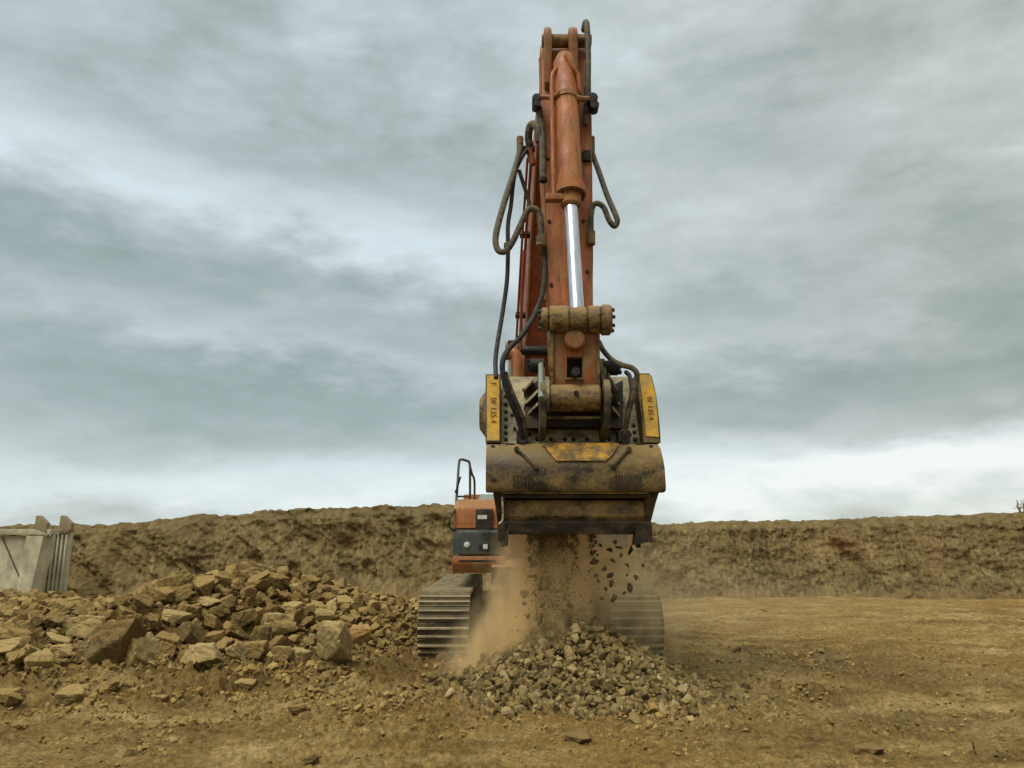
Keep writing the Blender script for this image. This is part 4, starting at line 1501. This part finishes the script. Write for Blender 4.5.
def lettering(txt, top, bot, size, parent, mat, f=0.5):
    """text reading downwards between two points of a sticker, lying on it"""
    cu = bpy.data.curves.new("lettering", "FONT")
    cu.body = txt
    cu.size = size
    cu.extrude = .0012
    cu.align_x = "CENTER"
    cu.align_y = "CENTER"
    tmp = bpy.data.objects.new("tmp", cu)
    COL.objects.link(tmp)
    bpy.context.view_layer.update()
    me = bpy.data.meshes.new_from_object(tmp.evaluated_get(bpy.context.evaluated_depsgraph_get()))
    bpy.data.objects.remove(tmp)
    xa = (bot - top).normalized()
    za = xa.cross(Vector((1, 0, 0))).normalized()
    ya = za.cross(xa)
    m = Matrix((xa, ya, za)).transposed()
    c_ = top + (bot - top) * f + za * .004
    for v in me.vertices:
        v.co = m @ v.co + c_
    me.materials.clear()
    me.materials.append(mat)
    me.name = "lettering"
    return link(bpy.data.objects.new("lettering", me), parent)


lettering("BF 135.4", at(493.3, 376, YT - .010), at(493.3, 439, YB - .004), .088, s1, M["text"], .55)
lettering("F", at(493.3, 376, YT - .010), at(493.3, 439, YB - .004), .085, s1, M["text"], .13)
lettering("BF 135.4", at(649.0, 395, YT - .072), at(652.5, 433, YB + .009), .080, s2, M["text"], .35)

# hub on the left side
p = at(482, 412, 8.6)
MB().lathe((bw0 + .02, 8.75, p.z), (bw0 - .10, 8.75, p.z), [(0, .30), (.04, .30), (.06, .26), (.12, .18)], 28).build("flywheel_cover", M["mudboss"], bk)

# ears carrying the pins
for pa, pb in ((539.5, 546), (603, 609.5)):
    xa, xb = at(pa, 400, 7.95).x, at(pb, 400, 7.95).x
    prof = [(8.75, 2.72), (8.2, 2.69), (7.90, 2.78)]
    zc_ = at(570, 398, 7.98).z
    for k in range(7):
        a = math.pi * (1.1 - k / 6 * .7)
        prof.append((7.98 + .20 * math.cos(a), zc_ + .20 * math.sin(a)))
    prof += [(8.25, zc_ + .50), (8.42, zc_ + .52), (8.62, zc_ + .30)]
    MB().prism(prof, xa, xb).build("pin_ear", M["trackdark"], bk, .012)
    xm = (xa + xb) / 2
for px in (549.4, 600.6):
    pass
# pivot pin ends
for (px, py, sgn) in ((536, 366, -1), (612, 368, 1)):
    p = at(px, py, 8.25)
    a = Vector((p.x - .10 * sgn, 8.25, p.z)); c_ = Vector((p.x + .07 * sgn, 8.25, p.z))
    MB().cyl(a, c_, .085, n=14).build("pivot_pin", M["dark"], bk)
    for k in range(6):
        an = k * math.pi / 3
        q = c_ + Vector((0, .06 * math.cos(an), .06 * math.sin(an)))
        MB().cyl(q, q + Vector((.035 * sgn, 0, 0)), .016, n=6).build("bolt", M["dark"], bk)
# vertical bar in front of the left ear
p0, p1 = at(541, 364, 8.0), at(541, 398, 7.78)
MB().cyl(p0, p1, .030, n=12).build("lock_bar", M["grey"], bk)
# slanting gusset ribs left and right
for (x0, y0, x1, y1) in ((524, 391, 534, 379), (524, 406, 538, 392), (525, 418, 538, 405), (618, 392, 611, 380), (620, 406, 612, 395), (622, 420, 613, 409)):
    a, c_ = at(x0, y0, 8.35), at(x1, y1, 8.15)
    vs = [a, a + Vector((0, 0, .035)), c_ + Vector((0, 0, .035)), c_]
    back = [q + Vector((0, .36, 0)) for q in vs]
    MB().add(vs + back, [(0, 1, 2, 3), (7, 6, 5, 4), (0, 4, 5, 1), (1, 5, 6, 2), (2, 6, 7, 3), (3, 7, 4, 0)]).build("gusset_rib", M["plate"], bk, .004)
for (x0, x1, xx) in ((524, 539, 1), (611, 623, 1)):
    a, c_ = at(x0, 428, 8.28), at(x1, 378, 8.45)
    MB().add([at(x0, 428, 8.25), at(x1, 428, 8.25), at(x1, 380, 8.46), at(x0 + (3 if x0 < 560 else 0), 386, 8.44)] + [q + Vector((0, .22, 0)) for q in (at(x0, 428, 8.25), at(x1, 428, 8.25), at(x1, 380, 8.46), at(x0 + (3 if x0 < 560 else 0), 386, 8.44))],
             [(0, 1, 2, 3), (7, 6, 5, 4), (0, 4, 5, 1), (1, 5, 6, 2), (2, 6, 7, 3), (3, 7, 4, 0)]).build("gusset_web", M["bucket_dark"], bk, .004)
# dark cross box between the ears
a, c_ = at(547, 426, 8.15), at(603, 411, 8.2)
MB().box(((a.x + c_.x) / 2, 8.36, (a.z + c_.z) / 2), (c_.x - a.x, .32, c_.z - a.z)).build("cross_box", M["dark"], bk, .015)
MB().box(((a.x + c_.x) / 2, 8.24, a.z + .10), (c_.x - a.x + .02, .10, .03)).build("cross_bar", M["plate"], bk, .006)
# connector blocks
for px in (522.5, 624.5):
    p = at(px, 438, 8.16)
    MB().box((p.x, 8.26, p.z + .02), (.13, .16, .13)).build("hose_connector", M["black"], bk, .012)
    MB().box((p.x, 8.17, p.z - .05), (.07, .06, .05)).build("connector_nut", M["dark"], bk, .01)
# slanting rods on the hood
for (x0, y0, x1, y1) in ((516.5, 449, 536, 467), (629, 449, 613.5, 466)):
    a, c_ = at(x0, y0, 8.02), at(x1, y1, 7.94)
    o = MB().cyl(a, c_, .016, n=8)
    o.cyl(a + Vector((0, -.02, 0)), a + Vector((0, .05, 0)), .028, n=8)
    o.cyl(c_ + Vector((0, -.02, 0)), c_ + Vector((0, .05, 0)), .028, n=8)
    o.build("stay_rod", M["bucket_dark"], bk)
# notches and lugs on the hood's upper edge
for px in (547, 600, 510, 640):
    p = at(px, 445, 8.14)
    MB().box((p.x, 8.20, p.z + .005), (.10, .12, .03)).build("lug", M["dark"], bk, .008)
# worn yellow emblem
logo = MB()
rows = [(8.085, 2.630), (8.040, 2.575), (7.985, 2.480), (7.972, 2.43)]
xa = [at(541, 455, 8.05).x, at(546, 455, 8.05).x, at(552, 455, 8.05).x, at(556, 455, 8.05).x]
xb = [at(620, 455, 8.05).x, at(617, 455, 8.05).x, at(610, 455, 8.05).x, at(604, 455, 8.05).x]
vs = []
for (y, z), p0, p1 in zip(rows, xa, xb):
    for k in range(2):
        vs.append(((p0, p1)[k], y - .012, z + .006))
vs2 = [(a_, b__ + .014, c__) for a_, b__, c__ in vs]
fs = []
for i in range(3):
    fs.append((i * 2, i * 2 + 1, i * 2 + 3, i * 2 + 2))
    fs.append((8 + i * 2, 8 + i * 2 + 2, 8 + i * 2 + 3, 8 + i * 2 + 1))
    fs.append((i * 2, i * 2 + 2, 8 + i * 2 + 2, 8 + i * 2)); fs.append((i * 2 + 1, 8 + i * 2 + 1, 8 + i * 2 + 3, i * 2 + 3))
fs += [(0, 8, 9, 1), (6, 7, 15, 14)]
logo.add(vs + vs2, fs)
lg = logo.build("worn_emblem", M["logo"], bk)
lg["label"] = "worn yellow emblem band, its lettering scraped off"
# slotted grilles
for x0, x1 in ((616, 640), (514, 531)):
    n = 9 if x0 > 600 else 6
    for k in range(n):
        px = x0 + (x1 - x0) * k / (n - 1)
        p = at(px, 481, 7.957)
        MB().box((p.x, 7.958, p.z), (.011, .02, .125)).build("grille_slot", M["black"], bk)
# little round heads on hood
for (px, py, Y) in ((493, 447, 8.1), (651, 447, 8.1), (657, 458, 8.05), (497, 463, 8.03), (493, 480, 7.97), (646, 450, 8.1)):
    p = at(px, py, Y)
    MB().cyl((p.x, p.y + .06, p.z), (p.x, p.y - .02, p.z), .022, n=8).build("bolt", M["dark"], bk)

# ---- outlet chute under the hood
h = MB()
ra, rb_ = at(503, 500, 8.1).x, at(648, 500, 8.1).x
for (xa_, xb_, sg) in ((at(498, 505, 8.15).x, at(505, 505, 8.15).x, -1), (at(645, 505, 8.15).x, at(651, 505, 8.15).x, 1)):
    zt, zm, zb = 2.13, 1.80, 1.60
    pr = [(8.02, zt), (8.12, 2.0), (8.20, zm), (8.12, 1.78), (8.14, zb), (8.32, zb), (9.2, 1.95), (9.35, zt)]
    h = MB()
    h.prism(pr, 0, 0, lambda y, z, a=xa_, c=xb_, s_=sg: (a - (.055 * (z - 1.8) / .33 if s_ < 0 else 0) * (z > 1.8) , c + (.075 * (z - 1.8) / .33 if s_ > 0 else 0) * (z > 1.8)))
    h.build("outlet_cheek", M["bucket_dark"], bk, .008)
xm_ = (ra + rb_) / 2; wx = rb_ - ra
MB().prism([(8.03, 2.095), (8.03, 2.12), (8.25, 2.12), (8.25, 2.095)], ra, rb_).build("outlet_lip", M["roll"], bk, .004)
MB().prism([(8.045, 2.058), (8.06, 2.090), (8.30, 2.090), (8.30, 2.055)], ra, rb_ - .02).build("outlet_lip", M["bucket_dark"], bk, .004)
# curved liner: dark recess, tan roll, dark beam
MB().prism([(8.32, 2.06), (8.36, 2.06), (8.30, 1.98), (8.26, 1.98)], ra + .03, rb_ - .03).build("recess_panel", M["bucket_dark"], bk)
rp = []
zc_ = 1.93
for k in range(9):
    a = math.pi * (.60 + k / 8 * .75)
    rp.append((8.34 + .13 * math.cos(a), zc_ + .085 * math.sin(a)))
rp = [(8.30, 2.05), (8.22, 2.035), (8.195, 1.99), (8.19, 1.93), (8.20, 1.87), (8.235, 1.835), (8.40, 1.83), (8.40, 2.05)]
MB().prism(rp, ra + .01, rb_ - .01).build("roll_plate", M["roll"], bk)
MB().prism([(8.20, 1.68), (8.18, 1.80), (8.24, 1.845), (8.44, 1.845), (8.40, 1.68)], ra - .03, rb_ + .03).build("cutting_beam", M["bucket_dark"], bk, .012)
# corner tips
for (pts4) in (((499, 528), (509, 528), (508, 546), (501, 547)), ((636, 528), (651.5, 522), (645, 543), (634, 545))):
    sticker("corner_tip", [(a_, c_, 8.14) for (a_, c_) in reversed(pts4)], .16, M["bucket_dark"], bk)
# thin bent rod at the left cheek
MB().tube([at(502, 497, 8.0), at(503, 510, 8.02), at(502.5, 520, 8.05), at(499, 524, 8.05)], .011).build("bent_rod", M["plate"], bk)
# interior rear wall of the outlet
MB().prism([(9.1, 2.15), (9.0, 1.85), (9.05, 1.85), (9.16, 2.15)], ra, rb_).build("rear_liner", M["bucket_dark"], bk)

# ================================================================== hoses
HOSES = [
    ("hose", .038, M["hose"], [(519.5, 140, 8.9), (520, 150, 8.88), (514, 172, 8.75), (505, 200, 8.6), (498, 225, 8.5), (495.5, 240, 8.45), (498, 250, 8.42), (505, 251.5, 8.4), (512, 243, 8.4), (520, 226, 8.4), (527, 212, 8.4), (533, 208.5, 8.4), (539, 213, 8.4), (541, 226, 8.4), (541, 238, 8.4)]),
    ("hose", .026, M["hose_dark"], [(527, 150, 8.9), (522, 157, 8.85), (516, 170, 8.8), (513, 185, 8.75), (511, 205, 8.7), (508, 225, 8.6), (508, 250, 8.55), (507, 280, 8.5), (503, 310, 8.45), (498, 340, 8.3), (495.5, 360, 8.2), (496, 378, 8.05)]),
    ("hose", .026, M["hose"], [(519, 170, 8.85), (524, 186, 8.9), (528, 198, 8.95), (530, 210, 8.95)]),
    ("hose", .034, M["hose"], [(591, 140, 8.9), (592, 152, 8.85), (599, 172, 8.7), (607, 195, 8.6), (616, 216, 8.5), (617, 223, 8.5), (614, 226, 8.5), (609, 220, 8.5), (604, 208, 8.5), (598, 203.5, 8.5), (593, 206, 8.5), (591, 217, 8.5), (591, 232, 8.5)]),
    ("hose", .040, M["hose"], [(585.5, 26, 8.8), (584, 30, 8.78), (585.5, 22.5, 8.72), (587, 27, 8.66), (588, 50, 8.62), (588, 75, 8.6), (587, 95, 8.6), (585.5, 125, 8.6)]),
    ("hose", .044, M["hose"], [(539, 108, 8.6), (541, 125, 8.58), (542.5, 150, 8.5), (543, 178, 8.45)]),
    ("hose", .050, M["hose"], [(530, 147, 8.75), (528.5, 138, 8.7), (530, 127, 8.65), (534, 124.5, 8.6), (538, 130, 8.55), (539.5, 142, 8.55)]),
    ("hose", .030, M["hose_dark"], [(544, 245, 8.5), (545, 262, 8.5), (543, 290, 8.4), (536, 312, 8.3), (522, 335, 8.1), (508, 350, 8.0), (502.5, 363, 7.95), (504, 380, 7.95), (510, 400, 8.0), (518, 418, 8.08), (522, 436, 8.16)]),
    ("hose", .028, M["hose"], [(505, 372, 8.0), (509, 385, 8.02), (516, 402, 8.05), (523, 420, 8.12), (525, 436, 8.18)]),
    ("hose", .030, M["hose"], [(599, 342, 8.25), (603, 350, 8.15), (612, 360, 8.0), (622, 365, 7.95), (632, 368, 7.95), (637, 375, 7.95), (634, 392, 8.0), (628, 415, 8.08), (624.5, 436, 8.18)]),
    ("hose", .026, M["hose_dark"], [(626, 372, 8.4), (630, 377, 8.3), (632, 392, 8.1), (628, 410, 8.1), (626, 425, 8.15)]),
    ("hose", .020, M["hose_dark"], [(591.5, 245, 8.6), (591.5, 262, 8.6), (591, 285, 8.55), (590, 308, 8.5)]),
    ("hose", .022, M["boom"], [(524, 250, 9.4), (522, 290, 9.5), (521, 320, 9.6), (521, 350, 9.7)]),
    ("hose", .022, M["hose_dark"], [(608, 374, 8.1), (609, 382, 8.05), (614, 392, 8.1), (617, 402, 8.15)]),
]
for (nm, r, mt, pts_) in HOSES:
    MB().tube([at(*q) for q in pts_], r, 10, 6).build(nm, mt, ex)
# hose ends and fittings
for (px, py0, py1, Y, r, mt) in ((520, 137, 151, 8.9, .045, "mudboss"), (591.5, 137, 152, 8.9, .045, "mudboss"), (541, 236, 246, 8.42, .060, "mudboss"),
                                 (591, 231, 245, 8.5, .052, "mudboss"), (543, 178, 182, 8.45, .052, "dark"), (508, 243, 249, 8.42, .05, "hose")):
    MB().cyl(at(px, py0, Y), at(px, py1, Y), r, n=10).build("hose_fitting", M[mt], ex)
# brackets carrying the fittings at the boom tip
for (pa, pb, Y) in ((519, 535, 8.98), (577, 593, 8.98)):
    a, c_ = at(pa, 148, Y), at(pb, 150, Y)
    MB().box(((a.x + c_.x) / 2, Y + .03, a.z), (c_.x - a.x, .10, .05)).build("hose_bracket", M["dark"], boom, .01)
p0, p1 = at(528, 146, 8.95), at(533, 165, 8.95)
MB().cyl(p0, p1, .045, n=12).build("hose_fitting", M["orange"], ex)
p = at(584.5, 157, 8.5)
MB().box(at(586.5, 157, 8.62), (.10, .10, .14)).build("side_bracket", M["dark"], stick, .015)
# thin upright tan strip left of the stick (back plate edge)
MB().tube([at(541, 50, 8.9), at(540.5, 70, 8.88), at(540, 95, 8.85)], .012).build("grease_line", M["hose_dark"], stick)
MB().tube([at(541.5, 182, 8.62), at(543, 205, 8.6), at(544.5, 240, 8.58), at(545.5, 300, 8.5)], .024, 6).build("steel_pipe", M["mudorange"], stick)

# ================================================================== retaining wall at the far left
rw = tag(empty("retaining_wall", (-12.0, 18.2, 0)), "whitish concrete retaining wall with a cap beam and two slanting posts at far left", "wall")
YW = 18.0
zt = at(20, 536, YW).z
x1 = at(38, 550, YW).x
MB().box((x1 - 3.0, YW + .15, zt / 2 - .1), (6.0, .3, zt + .2)).build("wall_panel", M["concrete"], rw, .02)
MB().box((x1 - 2.9, YW + .08, zt + .09), (6.4, .36, .13)).build("cap_beam", M["concrete"], rw, .02)
pr = [(x1, -.1), (x1 + .02, zt + .55)]
h = MB()
xq = at(41, 560, YW).x
h.add([(x1 - .25, YW - .1, zt + .0), (xq + .05, YW - .1, zt + .0), (xq - .16, YW - .1, -.1), (x1 - .35, YW - .1, -.1)] + [(x1 - .25, YW + .4, zt + .0), (xq + .05, YW + .4, zt + .0), (xq - .16, YW + .4, -.1), (x1 - .35, YW + .4, -.1)],
      [(0, 1, 2, 3), (7, 6, 5, 4), (0, 4, 5, 1), (1, 5, 6, 2), (2, 6, 7, 3), (3, 7, 4, 0)]).build("wall_pier", M["concrete"], rw, .02)
for (pxa, Y) in ((34, YW - .12), (58.5, 18.9)):
    a = at(pxa, 528, Y); t_ = at(pxa + 2, 515.5, Y); r_ = at(pxa + 13, 523, Y); lo_ = at(pxa + 12, 533, Y)
    vs = [a, t_, t_ + Vector((.08, 0, 0)), r_, lo_, at(pxa + 6, 530, Y)]
    n = 6
    MB().add(vs + [q + Vector((0, .14, 0)) for q in vs], [tuple(range(n)), tuple(range(2 * n - 1, n - 1, -1))] + [(i, i + n, (i + 1) % n + n, (i + 1) % n) for i in range(n)]).build("slanting_post", M["wood"], rw, .02)
# ribbed panel set back
xa_, xb_ = at(44, 540, 18.8).x, at(69, 540, 18.8).x
zt2 = at(60, 533, 18.8).z
h = MB()
h.box(((xa_ + xb_) / 2, 18.9, zt2 / 2), (xb_ - xa_, .12, zt2))
h.build("ribbed_panel", M["concrete"], rw, .01)
for k in range(6):
    x = xa_ + .06 + (xb_ - xa_ - .12) * k / 5
    MB().box((x, 18.81, zt2 / 2), (.035, .08, zt2 - .06)).build("panel_rib", M["concrete"], rw, .008)
MB().box(((xa_ + xb_) / 2, 18.82, zt2 + .045), (xb_ - xa_, .16, .07)).build("top_rail", M["rust"], rw, .01)
MB().tube([at(2, 537, YW - .03), at(21, 581, YW - .03)], .011, 6, 1).build("diagonal_cable", M["dark"], rw)

# ================================================================== dry bush on the bank rim
bush = tag(empty("dry_bush", at(1022, 513, 25)), "tiny bare twiggy bush on the bank rim at the right edge", "bush")
h = MB()
r0 = at(1022, 514, 25)
for k in range(16):
    a = rng.uniform(0, 6.28)
    L_ = rng.uniform(.2, .42)
    e1 = r0 + Vector((math.cos(a) * L_ * .4, math.sin(a) * L_ * .4, L_ * .7))
    e2 = e1 + Vector((rng.uniform(-.16, .16), rng.uniform(-.16, .16), rng.uniform(.0, .22)))
    h.tube([r0 - Vector((0, 0, .15)), e1, e2], .010, 4, 2)
    h.tube([e1, e1 + Vector((rng.uniform(-.2, .2), rng.uniform(-.2, .2), rng.uniform(-.02, .12)))], .008, 4, 1)
h.build("twigs", M["wood"], bush)


# ================================================================== dust
def dust(name, lo, hi, comps, label, color, dens, nscale=(1.6, 1.6, .7), nlo=.32, nhi=.72):
    c = [(a_ + b_) / 2 for a_, b_ in zip(lo, hi)]
    s = [b_ - a_ for a_, b_ in zip(lo, hi)]
    o = MB().box(c, s).build(name, None, None, 0, False) if False else None
    me = bpy.data.meshes.new(name)
    mb = MB().box(c, s)
    me.from_pydata(mb.v, [], mb.f)
    m = bpy.data.materials.new(name)
    m.use_nodes = True
    t = m.node_tree
    t.nodes.clear()
    h = NB(t)
    g = h.new("ShaderNodeNewGeometry")
    tcn = h.new("ShaderNodeTexCoord").outputs["Object"]
    sp = h.new("ShaderNodeSeparateXYZ")
    h.link(tcn, sp.inputs[0])
    acc = None
    for (cc, rr_, st) in comps:
        q = None
        for i in range(3):
            d = h.math("DIVIDE", h.math("SUBTRACT", sp.outputs[i], cc[i]), rr_[i])
            d = h.math("MULTIPLY", d, d)
            q = d if q is None else h.math("ADD", q, d)
        e = h.math("MULTIPLY", h.math("EXPONENT", h.math("MULTIPLY", q, -1.0)), st)
        acc = e if acc is None else h.math("ADD", acc, e)
    acc = h.math("MAXIMUM", h.math("SUBTRACT", acc, 0.03), 0.0)
    n = h.noise(h.mapping(tcn, scale=nscale), 2.6, 6, .66, .8)
    n = h.ramp(n, [(nlo, (.06,) * 3), (nhi, (1.0,) * 3)])
    d = h.math("MULTIPLY", h.math("MULTIPLY", acc, n), dens)
    v = h.new("ShaderNodeVolumePrincipled")
    v.inputs["Color"].default_value = (*color, 1)
    v.inputs["Anisotropy"].default_value = 0.2
    h.link(d, v.inputs["Density"])
    out = h.new("ShaderNodeOutputMaterial")
    h.link(v.outputs[0], out.inputs["Volume"])
    me.materials.append(m)
    o = bpy.data.objects.new(name, me)
    COL.objects.link(o)
    tag(o, label, "dust", None, "stuff")
    return o


dust("dust_cloud", (-1.6, 8.35, 0.0), (2.6, 10.7, 1.95),
     [((.42, 8.95, 1.2), (.36, .40, .95), 1.25), ((.18, 9.2, .55), (.40, .45, .6), 1.0), ((-.12, 9.2, .20), (.46, .45, .36), .9),
      ((1.05, 9.2, 1.35), (.42, .45, .5), .50), ((1.75, 10.05, .7), (.5, .4, .55), .22)],
     "tan dust cloud billowing around the stones falling from the bucket", (.92, .73, .42), 12.0, (1.7, 1.7, .8), .42, .62)
dust("drifting_dust", (1.0, 11.0, 0.0), (9.0, 16.0, 2.2),
     [((2.2, 13.0, .7), (1.5, 1.6, .8), 1.0), ((4.5, 13.8, .5), (2.2, 1.6, .5), .6)],
     "thin dust veil drifting right of the excavator", (.80, .62, .38), .24, (.5, .5, 1.0))
